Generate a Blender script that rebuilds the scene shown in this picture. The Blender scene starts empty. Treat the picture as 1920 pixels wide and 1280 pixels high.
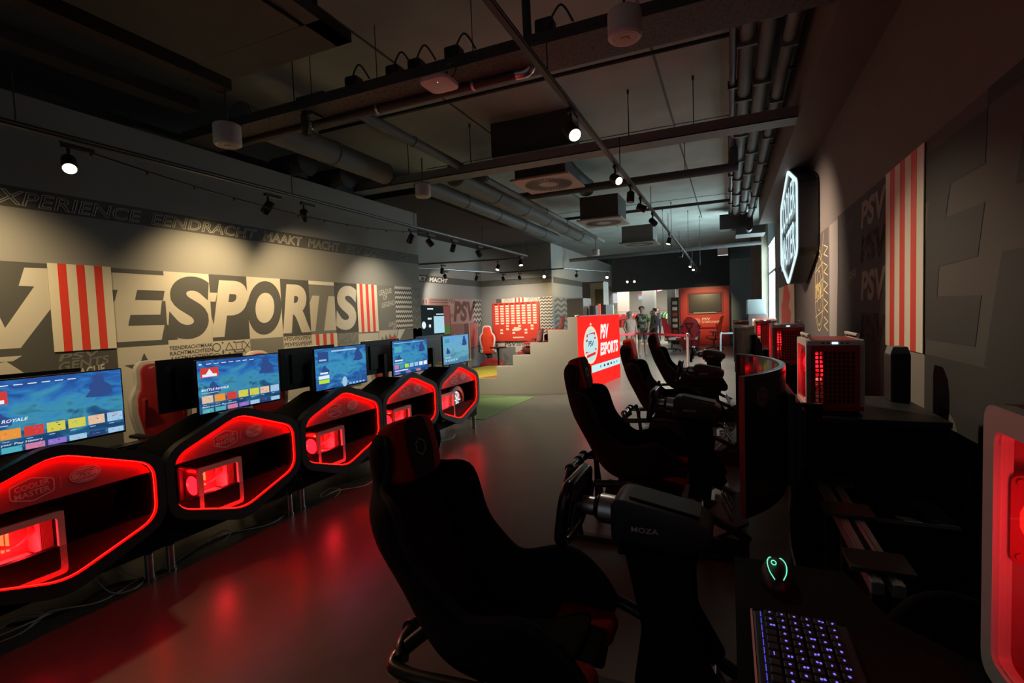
import bpy, bmesh, math, random
from mathutils import Vector, Matrix
random.seed(7)
S = bpy.context.scene
COL = S.collection
R = math.radians
PI = math.pi

# ---------------------------------------------------------------- camera
H = 1.62
_y, _p, _r = R(-23.691), R(-2.963), R(-2.080)
fw = Vector((math.sin(_y)*math.cos(_p), math.cos(_y)*math.cos(_p), math.sin(_p)))
rt = Vector((math.cos(_y), -math.sin(_y), 0)); up = rt.cross(fw)
rt, up = rt*math.cos(_r)+up*math.sin(_r), -rt*math.sin(_r)+up*math.cos(_r)
cam = bpy.data.cameras.new('camera'); cam.sensor_width = 36; cam.lens = 929.6*36/1920
cam.clip_start = .03; cam.clip_end = 200
co = bpy.data.objects.new('camera', cam); COL.objects.link(co)
M = Matrix(((rt.x, up.x, -fw.x, 0), (rt.y, up.y, -fw.y, 0), (rt.z, up.z, -fw.z, H), (0, 0, 0, 1)))
co.matrix_world = M
S.camera = co
# ---------------------------------------------------------------- colour management, world
S.view_settings.view_transform = 'Standard'; S.view_settings.look = 'None'
S.view_settings.gamma = 1; S.view_settings.use_curve_mapping = False
S.view_settings.exposure = 0.0
W = bpy.data.worlds.new('world'); S.world = W; W.use_nodes = True
W.node_tree.nodes['Background'].inputs[0].default_value = (.75, .82, .9, 1)
W.node_tree.nodes['Background'].inputs[1].default_value = .13
S.cycles.max_bounces = 6; S.cycles.diffuse_bounces = 3; S.cycles.glossy_bounces = 3
S.cycles.transparent_max_bounces = 10; S.cycles.sample_clamp_indirect = 4
S.cycles.caustics_reflective = False; S.cycles.caustics_refractive = False

# ---------------------------------------------------------------- lamps of the place
WARM = (1.0, .73, .37); NEUT = (1.0, .90, .74); DAY = (.72, .90, 1.0)
def aim(o, p, q):
    o.location = p
    o.rotation_euler = (Vector(q)-Vector(p)).to_track_quat('-Z', 'Y').to_euler()
def spot(p, q, e, deg=60, col=WARM, blend=.5, r=.03):
    l = bpy.data.lights.new('spot_beam', 'SPOT'); l.energy = e; l.spot_size = R(deg); l.spot_blend = blend
    l.color = col; l.shadow_soft_size = r
    o = bpy.data.objects.new('spot_beam', l); COL.objects.link(o); aim(o, p, q); return o
def area(p, q, e, sx, sy, col):
    l = bpy.data.lights.new('area_glow', 'AREA'); l.energy = e; l.shape = 'RECTANGLE'; l.size = sx; l.size_y = sy; l.color = col
    o = bpy.data.objects.new('area_glow', l); COL.objects.link(o); aim(o, p, q); return o
# shop light behind the opening; each spotlight carries its own beam (spotlight()), daylight comes from window_1
area((-4.2, 27.0, 3.2), (-4.2, 27.0, 0), 420, 5, 4, (1, .93, .82))

# ---------------------------------------------------------------- materials
MATS = {}
def mat(name, col, rough=.6, metal=0., emit=None, es=0., spec=.5, noise=0., nscale=6., bump=0., coat=0.):
    if name in MATS: return MATS[name]
    m = bpy.data.materials.new(name); m.use_nodes = True
    nt = m.node_tree; b = nt.nodes['Principled BSDF']
    b.inputs['Base Color'].default_value = (*col, 1); b.inputs['Roughness'].default_value = rough
    b.inputs['Metallic'].default_value = metal; b.inputs['Specular IOR Level'].default_value = spec
    b.inputs['Coat Weight'].default_value = coat
    if emit:
        b.inputs['Emission Color'].default_value = (*emit, 1); b.inputs['Emission Strength'].default_value = es
    if noise or bump:
        tc = nt.nodes.new('ShaderNodeTexCoord'); n = nt.nodes.new('ShaderNodeTexNoise')
        n.inputs['Scale'].default_value = nscale; n.inputs['Detail'].default_value = 6
        nt.links.new(tc.outputs['Object'], n.inputs['Vector'])
        if noise:
            r = nt.nodes.new('ShaderNodeValToRGB')
            r.color_ramp.elements[0].position = .3; r.color_ramp.elements[1].position = .7
            r.color_ramp.elements[0].color = (*[c*(1-noise) for c in col], 1)
            r.color_ramp.elements[1].color = (*[min(1, c*(1+noise)) for c in col], 1)
            nt.links.new(n.outputs['Fac'], r.inputs['Fac']); nt.links.new(r.outputs['Color'], b.inputs['Base Color'])
        if bump:
            bp = nt.nodes.new('ShaderNodeBump'); bp.inputs['Strength'].default_value = bump; bp.inputs['Distance'].default_value = .01
            nt.links.new(n.outputs['Fac'], bp.inputs['Height']); nt.links.new(bp.outputs['Normal'], b.inputs['Normal'])
    MATS[name] = m; return m
def emat(name, col, s):
    if name in MATS: return MATS[name]
    m = bpy.data.materials.new(name); m.use_nodes = True; nt = m.node_tree; nt.nodes.clear()
    e = nt.nodes.new('ShaderNodeEmission'); o = nt.nodes.new('ShaderNodeOutputMaterial')
    e.inputs[0].default_value = (*col, 1); e.inputs[1].default_value = s
    nt.links.new(e.outputs[0], o.inputs[0]); MATS[name] = m; return m
def glassmat(name, tint, refl=.08):
    if name in MATS: return MATS[name]
    m = bpy.data.materials.new(name); m.use_nodes = True; nt = m.node_tree; nt.nodes.clear()
    t = nt.nodes.new('ShaderNodeBsdfTransparent'); g = nt.nodes.new('ShaderNodeBsdfGlossy'); x = nt.nodes.new('ShaderNodeMixShader')
    fr = nt.nodes.new('ShaderNodeLayerWeight'); fr.inputs[0].default_value = .5
    pw = nt.nodes.new('ShaderNodeMath'); pw.operation = 'POWER'; pw.inputs[1].default_value = 4
    ml = nt.nodes.new('ShaderNodeMath'); ml.operation = 'MULTIPLY_ADD'; ml.inputs[1].default_value = .55; ml.inputs[2].default_value = refl*.5
    nt.links.new(fr.outputs['Facing'], pw.inputs[0]); nt.links.new(pw.outputs[0], ml.inputs[0])
    o = nt.nodes.new('ShaderNodeOutputMaterial'); t.inputs[0].default_value = (*tint, 1); g.inputs['Roughness'].default_value = .03
    nt.links.new(ml.outputs[0], x.inputs[0])
    nt.links.new(t.outputs[0], x.inputs[1]); nt.links.new(g.outputs[0], x.inputs[2]); nt.links.new(x.outputs[0], o.inputs[0])
    MATS[name] = m; return m

m_floor = mat('floor_resin', (.104, .10, .092), .30, spec=.5, noise=.12, nscale=3, bump=.03)
m_slab = mat('concrete_slab', (.42, .47, .45), .85, noise=.12, nscale=1.6, bump=.1)
m_wall = mat('grey_wall_paint', (.27, .265, .255), .75, noise=.03, nscale=2)
m_wallr = mat('unlit_wall_paint', (.15, .125, .11), .75, noise=.04, nscale=2)  # left wall's paint with the lack of light put into the colour
m_walld = mat('dark_wall_paint', (.035, .035, .036), .8, noise=.1, nscale=2)
m_wallb = mat('blue_daylit_wall', (.34, .42, .46), .8, noise=.03, nscale=2)  # bluish daylight on the walls put into the base colour
m_band = mat('band_charcoal', (.085, .083, .078), .7)
m_bandline = mat('band_outline_grey', (.50, .48, .44), .6)
m_mlight = mat('mural_cream', (.60, .56, .49), .7)
m_mdark = mat('mural_charcoal', (.085, .085, .085), .7)
m_mmid = mat('mural_mid_grey', (.21, .21, .20), .7)
m_mwhite = mat('mural_white', (.74, .72, .68), .7)
m_mline = mat('mural_line_grey', (.38, .38, .37), .7)
m_red = mat('club_red', (.80, .055, .03), .55)
m_cream = mat('banner_cream', (.80, .74, .60), .6)
m_rdark = mat('right_mural_dark', (.034, .028, .025), .75)
m_rmid = mat('right_mural_brown', (.078, .063, .056), .75)
m_rlight = mat('right_mural_taupe', (.24, .215, .19), .7)
m_gold = mat('mural_gold_line', (.65, .52, .22), .5)
m_black = mat('black_plastic', (.012, .012, .013), .5)
m_blackgloss = mat('black_gloss', (.01, .01, .012), .22)
m_blackmatte = mat('black_laminate', (.008, .008, .009), .8, spec=.15)
m_grey_frame = mat('charcoal_lacquer', (.045, .045, .05), .5)
m_steel = mat('black_steel', (.022, .022, .022), .42, metal=.3)
m_tube = mat('black_tube', (.02, .019, .018), .33, metal=.2, coat=.3)
m_chrome = mat('brushed_steel', (.55, .55, .56), .3, metal=1)
m_alu = mat('aluminium', (.42, .50, .55), .4, metal=.7)
m_grey = mat('grey_paint_metal', (.17, .18, .185), .55, noise=.08, nscale=5)
m_greyd = mat('dark_grey_metal', (.05, .051, .053), .6, noise=.1, nscale=5)
m_duct = mat('duct_grey', (.15, .16, .16), .6, noise=.08, nscale=3)
m_white = mat('white_plastic', (.72, .71, .68), .45)
m_whitecase = mat('white_case', (.74, .72, .66), .4)
m_redcase = mat('red_case', (.45, .02, .02), .4)
m_fabric = mat('black_fabric', (.016, .015, .013), .95, bump=.25, nscale=180, spec=.2)
m_fabric2 = mat('charcoal_fabric', (.03, .027, .023), .95, bump=.25, nscale=180, spec=.2)
m_redfab = mat('red_fabric', (.42, .014, .014), .85, bump=.2, nscale=150, spec=.25)
m_orangefab = mat('bright_red_fabric', (.80, .06, .02), .8, spec=.25)
m_redleather = mat('red_leather', (.50, .022, .028), .5)
m_whiteleather = mat('white_leather', (.72, .70, .66), .5)
m_cable = mat('white_cable', (.6, .6, .58), .5)
m_cableb = mat('black_cable', (.012, .012, .012), .5)
m_led = emat('red_led', (1.0, .0010, .0006), 50.0)
m_ledpc = emat('red_fan_glow', (1.0, .01, .02), 3.2)
m_ram = emat('orange_ram_glow', (1.0, .26, .07), 1.2)
m_logo = mat('pale_logo', (.95, .85, .85), .5)
m_lamp = emat('lamp_lens', (1.0, .86, .55), 14)
m_lampbig = emat('bright_lamp_lens', (1.0, .78, .35), 60)
m_signwhite = emat('sign_white_light', (.70, .93, 1.0), 1.15)
m_signred = emat('sign_red_light', (1.0, .025, .018), 1.05)
m_signtext = emat('sign_text_light', (1.0, .93, .90), 1.0)
m_signblue = emat('sign_strip_light', (.60, .92, .95), .95)
m_glass = glassmat('clear_glass', (.97, .95, .95))
m_glassd = glassmat('tinted_glass', (.80, .74, .74))
m_skin = mat('skin', (.42, .24, .17), .6)
m_yellow = mat('yellow_carpet', (.55, .47, .06), .9, noise=.1, nscale=20)
m_green = mat('green_carpet', (.12, .19, .08), .95, noise=.2, nscale=30)
m_rust = mat('rust_carpet', (.33, .12, .07), .9)
m_stage = mat('stage_light_grey', (.50, .48, .45), .7, noise=.03, nscale=2)

# ---------------------------------------------------------------- mesh helpers
class MB:
    def __init__(s): s.bm = bmesh.new(); s.mi = 0; s.mats = []
    def use(s, m):
        if m not in s.mats: s.mats.append(m)
        s.mi = s.mats.index(m); return s
    def face(s, vs):
        try:
            f = s.bm.faces.new(vs); f.material_index = s.mi; return f
        except ValueError: return None
    def box(s, c, d, rot=None, bev=0.):
        b2 = bmesh.new(); bmesh.ops.create_cube(b2, size=1)
        for v in b2.verts: v.co = Vector((v.co.x*d[0], v.co.y*d[1], v.co.z*d[2]))
        if bev: bmesh.ops.bevel(b2, geom=list(b2.edges), offset=min(bev, min(d)*.45), segments=2, affect='EDGES', profile=.6)
        mt = Matrix.Translation(c) @ (rot.to_matrix().to_4x4() if rot is not None else Matrix())
        s._merge(b2, mt); return s
    def bx(s, x0, x1, y0, y1, z0, z1, bev=0.):
        return s.box(((x0+x1)/2, (y0+y1)/2, (z0+z1)/2), (abs(x1-x0), abs(y1-y0), abs(z1-z0)), None, bev)
    def _merge(s, b2, mt):
        mp = {}
        for v in b2.verts: mp[v] = s.bm.verts.new(mt @ v.co)
        for f in b2.faces: s.face([mp[v] for v in f.verts])
        b2.free()
    def loops(s, loops, closed=True, caps=True):
        vs = [[s.bm.verts.new(p) for p in l] for l in loops]
        n = len(vs[0])
        for a, b in zip(vs[:-1], vs[1:]):
            for i in range(n if closed else n-1):
                j = (i+1) % n; s.face((a[i], a[j], b[j], b[i]))
        if caps and closed: s.face(list(reversed(vs[0]))); s.face(vs[-1])
        return s
    def tube(s, pts, r, n=8, closed=False, flat=1.0):
        pts = [Vector(p) for p in pts]; rs = r if isinstance(r, (list, tuple)) else [r]*len(pts)
        N = len(pts); tang = []
        for i in range(N):
            a = pts[i-1] if (i or closed) else pts[i]; b = pts[(i+1) % N] if (i < N-1 or closed) else pts[i]
            tang.append((b-a).normalized())
        ref = Vector((0, 0, 1)) if abs(tang[0].z) < .9 else Vector((1, 0, 0))
        u = tang[0].cross(ref).normalized(); L = []
        for i in range(N):
            u = (u - tang[i]*u.dot(tang[i])).normalized(); v = tang[i].cross(u)
            L.append([pts[i]+(u*math.cos(2*PI*k/n)+v*math.sin(2*PI*k/n)*flat)*rs[i] for k in range(n)])
        if closed: L.append(L[0]); return s.loops(L, True, False)
        return s.loops(L)
    def cyl(s, p, q, r, r2=None, n=20): return s.tube([p, q], [r, r if r2 is None else r2], n)
    def lathe(s, prof, c=(0, 0, 0), ax='z', n=24):
        L = []
        for r, h in prof:
            ring = []
            for k in range(n):
                a = 2*PI*k/n; x, y = r*math.cos(a), r*math.sin(a)
                p = {'z': (x, y, h), 'x': (h, x, y), 'y': (x, h, y)}[ax]
                ring.append(Vector(c)+Vector(p))
            L.append(ring)
        return s.loops(L)
    def prism(s, poly, f, d0, d1, bev=0.):
        # poly in 2-D, f(u, v, d) -> 3-D
        b2 = bmesh.new()
        a = [b2.verts.new(f(u, v, d0)) for u, v in poly]; b = [b2.verts.new(f(u, v, d1)) for u, v in poly]
        n = len(poly)
        for i in range(n):
            j = (i+1) % n; b2.faces.new((a[i], a[j], b[j], b[i]))
        b2.faces.new(list(reversed(a))); b2.faces.new(b)
        bmesh.ops.recalc_face_normals(b2, faces=b2.faces)
        if bev:
            es = [e for e in b2.edges if (e.verts[0] in a) == (e.verts[1] in a)]
            bmesh.ops.bevel(b2, geom=es, offset=bev, segments=2, affect='EDGES', profile=.6)
        s._merge(b2, Matrix()); return s
    def ring(s, outer, inner, f, d0, d1):
        n = len(outer)
        V = [[s.bm.verts.new(f(u, v, d)) for u, v in L] for L, d in ((outer, d0), (inner, d0), (inner, d1), (outer, d1))]
        for k in range(4):
            a, b = V[k], V[(k+1) % 4]
            for i in range(n):
                j = (i+1) % n; s.face((a[i], a[j], b[j], b[i]))
        return s
    def build(s, name, m=None, parent=None, smooth=None, loc=None):
        bmesh.ops.recalc_face_normals(s.bm, faces=s.bm.faces)
        me = bpy.data.meshes.new(name); s.bm.to_mesh(me); s.bm.free()
        for mm in (s.mats or [m]): me.materials.append(mm)
        if smooth is not None:
            for p in me.polygons: p.use_smooth = True
            me.set_sharp_from_angle(angle=R(smooth))
        o = bpy.data.objects.new(name, me); COL.objects.link(o)
        if parent: o.parent = parent
        if loc: o.location = loc
        return o

def tag(o, label=None, cat=None, group=None, kind=None):
    if label: o['label'] = label
    if cat: o['category'] = cat
    if group: o['group'] = group
    if kind: o['kind'] = kind
    return o
def thing(name, label, cat, loc=(0, 0, 0), rz=0., group=None):
    o = bpy.data.objects.new(name, None); COL.objects.link(o); o.location = loc; o.rotation_euler = (0, 0, rz)
    o.empty_display_size = .1
    return tag(o, label, cat, group)
def struct(o): o['kind'] = 'structure'; return o
KIDS = {}
def kids(o): return [c for c in bpy.data.objects if c.parent == o]
def dup(root, loc, rz=None, label=None):
    r = root.copy(); COL.objects.link(r); r.location = loc
    if rz is not None: r.rotation_euler = (0, 0, rz)
    if label: r['label'] = label
    for ch in kids(root):
        c = ch.copy(); COL.objects.link(c); c.parent = r
        for g in kids(ch):
            d = g.copy(); COL.objects.link(d); d.parent = c
    return r
def subsurf(o, lv=1):
    m = o.modifiers.new('smooth', 'SUBSURF'); m.levels = lv; m.render_levels = lv; return o

def rounded(poly, r, n=4):
    out = []; N = len(poly)
    for i in range(N):
        p0, p, p1 = Vector(poly[i-1]), Vector(poly[i]), Vector(poly[(i+1) % N])
        a = (p0-p); b = (p1-p); la, lb = a.length, b.length
        d = min(r, la*.45, lb*.45); a = p+a/la*d; b = p+b/lb*d
        for k in range(n+1):
            t = k/n; q = a*(1-t)**2+p*2*t*(1-t)+b*t*t; out.append((q.x, q.y))
    return out
def ellipse(cu, cv, ru, rv, n=32): return [(cu+ru*math.cos(2*PI*k/n), cv+rv*math.sin(2*PI*k/n)) for k in range(n)]
def ellipse16(cu, cv, r): return [(cu+r*math.cos(R(225+(k-1.5)*22.5)), cv+r*math.sin(R(225+(k-1.5)*22.5))) for k in range(16)]
def rect(u0, u1, v0, v1): return [(u0, v0), (u1, v0), (u1, v1), (u0, v1)]
def smoothpath(pts, n=6):
    pts = [Vector(p) for p in pts]; out = []
    for i in range(len(pts)-1):
        p0 = pts[max(i-1, 0)]; p1 = pts[i]; p2 = pts[i+1]; p3 = pts[min(i+2, len(pts)-1)]
        for k in range(n):
            t = k/n
            out.append(.5*((2*p1)+(p2-p0)*t+(2*p0-5*p1+4*p2-p3)*t*t+(3*p1-p0-3*p2+p3)*t**3))
    out.append(pts[-1]); return out

# lettering: outlines of the built-in typeface turned into polygons
TXT = {}
def text2d(s, shear=0., bold=0., outline=0.):
    k = (s, shear, bold, outline)
    if k in TXT: return TXT[k]
    c = bpy.data.curves.new('letters', 'FONT'); c.body = s; c.shear = shear; c.resolution_u = 8 if len(s) <= 3 else 3; c.offset = bold
    c.space_character = 1+bold*1.2
    if outline: c.fill_mode = 'NONE'; c.bevel_depth = outline; c.bevel_resolution = 0
    o = bpy.data.objects.new('letters', c); COL.objects.link(o)
    dg = bpy.context.evaluated_depsgraph_get(); dg.update()
    me = bpy.data.meshes.new_from_object(o.evaluated_get(dg))
    vs = [(v.co.x, v.co.y, v.co.z) for v in me.vertices]; fs = [tuple(p.vertices) for p in me.polygons]
    bpy.data.objects.remove(o); bpy.data.curves.remove(c); bpy.data.meshes.remove(me)
    x0 = min(v[0] for v in vs); x1 = max(v[0] for v in vs); y0 = min(v[1] for v in vs); y1 = max(v[1] for v in vs)
    vs = [((x-x0)/(x1-x0), (y-y0)/(y1-y0), z/(y1-y0)) for x, y, z in vs]
    TXT[k] = (vs, fs); return TXT[k]

class Flat:
    """printed shapes on a plane: f(u, v, d) maps plane coordinates to space"""
    def __init__(s, f): s.f = f; s.mb = MB()
    def poly(s, p, m, d=.002):
        s.mb.use(m); s.mb.face([s.mb.bm.verts.new(s.f(u, v, d)) for u, v in p]); return s
    def rect(s, u0, u1, v0, v1, m, d=.002): return s.poly(rect(u0, u1, v0, v1), m, d)
    def text(s, t, u0, u1, v0, v1, m, d=.004, shear=0., bold=0., outline=0., rot=0.):
        vs, fs = text2d(t, shear, bold, outline); s.mb.use(m)
        cu, cv = (u0+u1)/2, (v0+v1)/2; c, sn = math.cos(rot), math.sin(rot); V = []
        for a, b, z in vs:
            x, y = u0+(u1-u0)*a-cu, v0+(v1-v0)*b-cv
            V.append(s.mb.bm.verts.new(s.f(cu+x*c-y*sn, cv+x*sn+y*c, d+z*(v1-v0)*.6)))
        for f in fs: s.mb.face([V[i] for i in f])
        return s
    def line(s, pts, w, m, d=.004, closed=False):
        s.mb.use(m); n = len(pts)
        for i in range(n if closed else n-1):
            a, b = Vector(pts[i]), Vector(pts[(i+1) % n]); t = (b-a)
            if t.length < 1e-6: continue
            t.normalize(); q = Vector((-t.y, t.x))*w/2; a = a-t*w*.3; b = b+t*w*.3
            s.mb.face([s.mb.bm.verts.new(s.f(*p, d)) for p in (a-q, b-q, b+q, a+q)])
        return s
    def build(s, name, parent=None): return s.mb.build(name, None, parent)

def hexbadge(w, h, cu=0, cv=0, k=.27, r=.2):
    return rounded([(cu-w/2, cv+h*k), (cu, cv+h/2), (cu+w/2, cv+h*k), (cu+w/2, cv-h*k), (cu, cv-h/2), (cu-w/2, cv-h*k)], r*w*.35, 3)
def badge_cm(F, cu, cv, w, h, m, d=.004):
    o = hexbadge(w, h, cu, cv); F.line(o, w*.035, m, d, True)
    F.text('COOLER', cu-w*.40, cu+w*.40, cv+h*.03, cv+h*.28, m, d, 0, .02, rot=.07)
    F.text('MASTER', cu-w*.41, cu+w*.41, cv-h*.28, cv-h*.03, m, d, 0, .02, rot=.07)
def badge_club(F, cu, cv, w, h, m, m2, d=.004):
    F.poly(ellipse(cu, cv, w/2, h/2), m, d); F.line(ellipse(cu, cv, w*.44, h*.43), w*.02, m2, d+.001, True)
    for k, (a, b) in enumerate(((.22, .28), (.12, .33), (-.22, .36), (-.31, .28))):
        F.poly([(cu-w*b, cv+h*a-.02*h), (cu+w*b*.9, cv+h*a+.04*h), (cu+w*b*.9, cv+h*a+.09*h), (cu-w*b, cv+h*a+.02*h)], m2, d+.001)
    F.text('PSV', cu-w*.2, cu+w*.2, cv-h*.10, cv+h*.08, m2, d+.001, .15, .02)
# ================================================================ the room
XL, XR, SL = -5.3, 1.085, 4.33
b = MB(); b.bx(-9, 1.9, -4.5, 24.35, -.12, 0); floor = struct(b.build('floor', m_floor))
b = MB(); b.bx(-9, 1.9, -4.5, 32, SL, SL+.25); ceiling = struct(b.build('ceiling', m_slab))
# seams of the concrete slab
b = MB()
for y in (5.2, 7.8, 10.4, 13.0): b.bx(-5, .9, y-.012, y+.012, SL-.006, SL+.01)
for x in (-3.2, -.7): b.bx(x-.012, x+.012, 3, 16, SL-.006, SL+.01)
b.build('slab_seams', m_greyd, ceiling)['kind'] = 'structure'
b = MB(); b.bx(XL-.18, XL, -4.5, 7.87, 0, 3.58); wall_left = struct(b.build('wall_left', m_wall))
b = MB(); b.bx(-7.9, -7.75, 7.87, 15.35, 0, 3.9); wall_alcove = struct(b.build('wall_alcove_left', m_wall))
b = MB(); b.bx(-7.75, XL-.18, 7.72, 7.87, 0, 3.58); struct(b.build('wall_alcove_return', m_wall))
b = MB(); b.bx(-7.9, -5.2, 15.2, 15.35, 0, 3.9); wall_ab = struct(b.build('wall_alcove_back', m_wall))
b = MB(); b.bx(-5.4, -5.2, 15.35, 24.4, 0, 3.9); wall_as = struct(b.build('wall_alcove_side', m_wall))
b = MB(); b.bx(-7.9, -5.2, 7.7, 15.35, 3.9, 4.0); struct(b.build('ceiling_alcove', m_walld))
b = MB(); b.bx(-7.2, -7.05, -4.5, 7.72, 0, SL); struct(b.build('wall_service_void', m_greyd))
b = MB(); b.bx(XR, XR+.15, -4.5, 14.3, 0, SL); wall_right = struct(b.build('wall_right', m_wallr))
b = MB(); b.bx(.70, XR, -4.5, 13.6, 3.62, SL); struct(b.build('trim_1', m_wallr))
# back of the room: dark header over the shop opening, blue lit end wall
b = MB(); b.bx(-5.2, -2.12, 24.2, 24.4, 2.58, SL).bx(-2.12, 0.06, 24.2, 24.4, 2.62, SL); struct(b.build('wall_back_header', m_walld))
b = MB(); b.bx(-2.12, 1.9, 24.2, 24.4, 0, 2.62).bx(.06, 1.9, 24.2, 24.4, 2.62, 3.7); struct(b.build('wall_back', m_wallb))
# columns and the window on the right beyond the end of the wall
b = MB(); b.bx(.76, 1.06, 19.9, 20.4, 0, SL); struct(b.build('column_far_right', mat('brown_column_paint', (.17, .10, .085), .7)))
b = MB(); b.bx(.93, 1.10, 16.9, 17.25, 0, SL); struct(b.build('column_beige', mat('beige_column_paint', (.20, .18, .14), .7)))
b = MB(); b.bx(-3.84, -3.22, 13.9, 14.5, 0, 2.5); column = struct(b.build('column_stage', m_wall))
b = MB(); b.bx(1.10, 1.35, 14.3, 24.2, 0, .95).bx(1.10, 1.35, 14.3, 24.2, 3.4, SL).bx(1.10, 1.35, 17.2, 24.2, .95, 3.4); struct(b.build('wall_window_side', m_wallb))
win = MB(); win.bx(1.12, 1.16, 14.3, 14.42, .95, 3.4).bx(1.12, 1.16, 16.8, 16.9, .95, 3.4).bx(1.12, 1.16, 14.4, 16.9, 2.55, 2.63).bx(1.12, 1.16, 14.4, 16.9, .95, 1.02).bx(1.12, 1.16, 15.6, 15.68, 1, 3.4)
win = struct(win.build('window_1', m_white))
b = MB(); b.bx(1.165, 1.17, 14.3, 16.9, .95, 3.4); b.build('window_pane', emat('daylit_pane', (.68, .90, .93), 18.0), win)['kind'] = 'structure'
# ---------------------------------------------------------------- left wall printing
fl_ = lambda u, v, d: (XL+d, u, v)
F = Flat(fl_)
F.rect(-1.5, 7.87, 2.645, 2.815, m_band, .0015)
F.text('EXPERIENCE', 1.93, 3.09, 2.665, 2.785, m_bandline, .0045, .22, 0, .022)
F.text('EENDRACHT', 3.17, 4.40, 2.665, 2.785, m_bandline, .0045, .22, 0, .022)
F.text('MAAKT', 4.48, 5.11, 2.665, 2.785, m_bandline, .0045, .22, 0, .022)
F.text('MACHT', 5.20, 5.82, 2.665, 2.785, m_mline, .0045, .22, 0, .016)
F.text('PSV EXPERIENCE', 5.95, 7.55, 2.665, 2.785, m_mline, .0045, .22, 0, .012)
F.text('PSV', .9, 1.75, 2.665, 2.785, m_bandline, .0045, .22, 0, .022)
F.build('printed_band', wall_left)['kind'] = 'structure'
F = Flat(fl_)
T, B_, t0 = 2.205, 1.455, .0015
xs = [2.31, 2.787, 3.258, 3.742, 4.212, 4.70, 5.174, 5.652, 6.125, 6.61, 7.10, 7.59, 7.87]
# left of the banner: the tail of a giant V
F.rect(-1.0, 2.31, B_, T, m_mdark, t0)
F.poly([(2.115, 2.01), (2.16, 2.16), (2.31, 2.165), (2.31, 1.82), (2.094, 1.503), (1.70, 1.503), (1.55, 2.16), (1.86, 2.16), (2.01, 1.67), (2.214, 2.008)], m_mlight, .003)
# E
F.rect(2.787, 3.258, B_, T, m_mlight, t0)
F.rect(2.787, 3.258, 2.162, T, m_mdark, .003).poly([(3.003, 2.005), (3.258, 2.005), (3.236, 1.908), (2.975, 1.908)], m_mdark, .003)
F.poly([(2.925, 1.762), (3.201, 1.762), (3.225, 1.90), (3.258, 1.90), (3.258, 1.455), (2.787, 1.455), (2.787, 1.506), (3.196, 1.506), (3.235, 1.658), (2.898, 1.658)], m_mdark, .003)
F.poly([(2.787, 2.0), (2.83, 2.0), (2.80, 1.90), (2.787, 1.88)], m_mdark, .003)
# S
F.rect(3.258, 3.742, B_, T, m_mlight, t0).text('S', 3.262, 3.738, 1.498, 2.168, m_mdark, .003, .12, .045)
F.poly([(3.258, 1.66), (3.30, 1.62), (3.36, 1.50), (3.258, 1.50)], m_mdark, .0036)
# P
F.rect(3.742, 4.212, B_, T, m_mdark, t0).text('P', 3.735, 4.215, 1.498, 2.145, m_mlight, .003, .22, .05)
F.poly([(3.742, 1.9), (3.80, 1.9), (3.83, 2.0), (3.742, 2.0)], m_mlight, .003).poly([(3.742, 1.5), (3.79, 1.5), (3.742, 1.74)], m_mlight, .0032)
# O
F.rect(4.212, 4.70, B_, T, m_mlight, t0).text('O', 4.20, 4.70, 1.498, 2.165, m_mdark, .003, .15, .04)
F.poly([(4.64, 1.498), (4.70, 1.58), (4.70, 1.455), (4.6, 1.455)], m_mlight, .003)
# R
F.rect(4.70, 5.174, B_, T, m_mdark, t0).text('R', 4.70, 5.172, 1.498, 2.14, m_mlight, .003, .18, .05)
# T
F.rect(5.174, 5.652, B_, T, m_mmid, t0).rect(5.174, 5.652, 2.155, T, m_mwhite, .003)
F.poly([(5.23, 2.0), (5.36, 2.0), (5.25, 1.505), (5.174, 1.505), (5.174, 1.9)], m_mlight, .003)
F.poly([(5.53, 2.0), (5.652, 2.0), (5.652, 1.505), (5.41, 1.505)], m_mlight, .003)
# S
F.rect(5.652, 6.125, B_, T, m_mdark, t0).text('S', 5.655, 6.125, 1.498, 2.165, m_mlight, .003, .12, .045)
# panels to the right
F.rect(6.61, 7.10, B_, T, m_mmid, t0)
for i, (s_, a, c_) in enumerate((('LEAGUE', 2.06, 6.66), ('OF', 1.97, 6.77), ('LEGENDS', 1.86, 6.72))):
    F.text(s_, c_, c_+.06*len(s_), a, a+.085, m_mlight, .003, .2, .02, rot=.16)
F.text('LEAGUE', 6.88, 7.18, 1.53, 1.60, m_mlight, .003, .2, .02, rot=.14).text('OF', 7.0, 7.09, 1.465, 1.52, m_mlight, .003, .2, .02, rot=.14)
F.rect(7.10, 7.59, B_, T, m_mwhite, t0)
for k in range(9):
    v = T-.05-k*.083
    top = [(7.10+.0306*i, v+(.02 if i % 2 else -.012)) for i in range(17)]
    F.poly(top+[(u, w-.038) for u, w in reversed(top)], m_mdark, .003)
F.rect(7.59, 7.87, 1.0, T, m_mmid, t0)
for k in range(5):
    v = T-.08-k*.16
    F.line([(7.60, v-.03), (7.66, v+.04), (7.73, v-.05), (7.80, v+.03), (7.86, v-.04)], .012, m_mline, .003)
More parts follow.
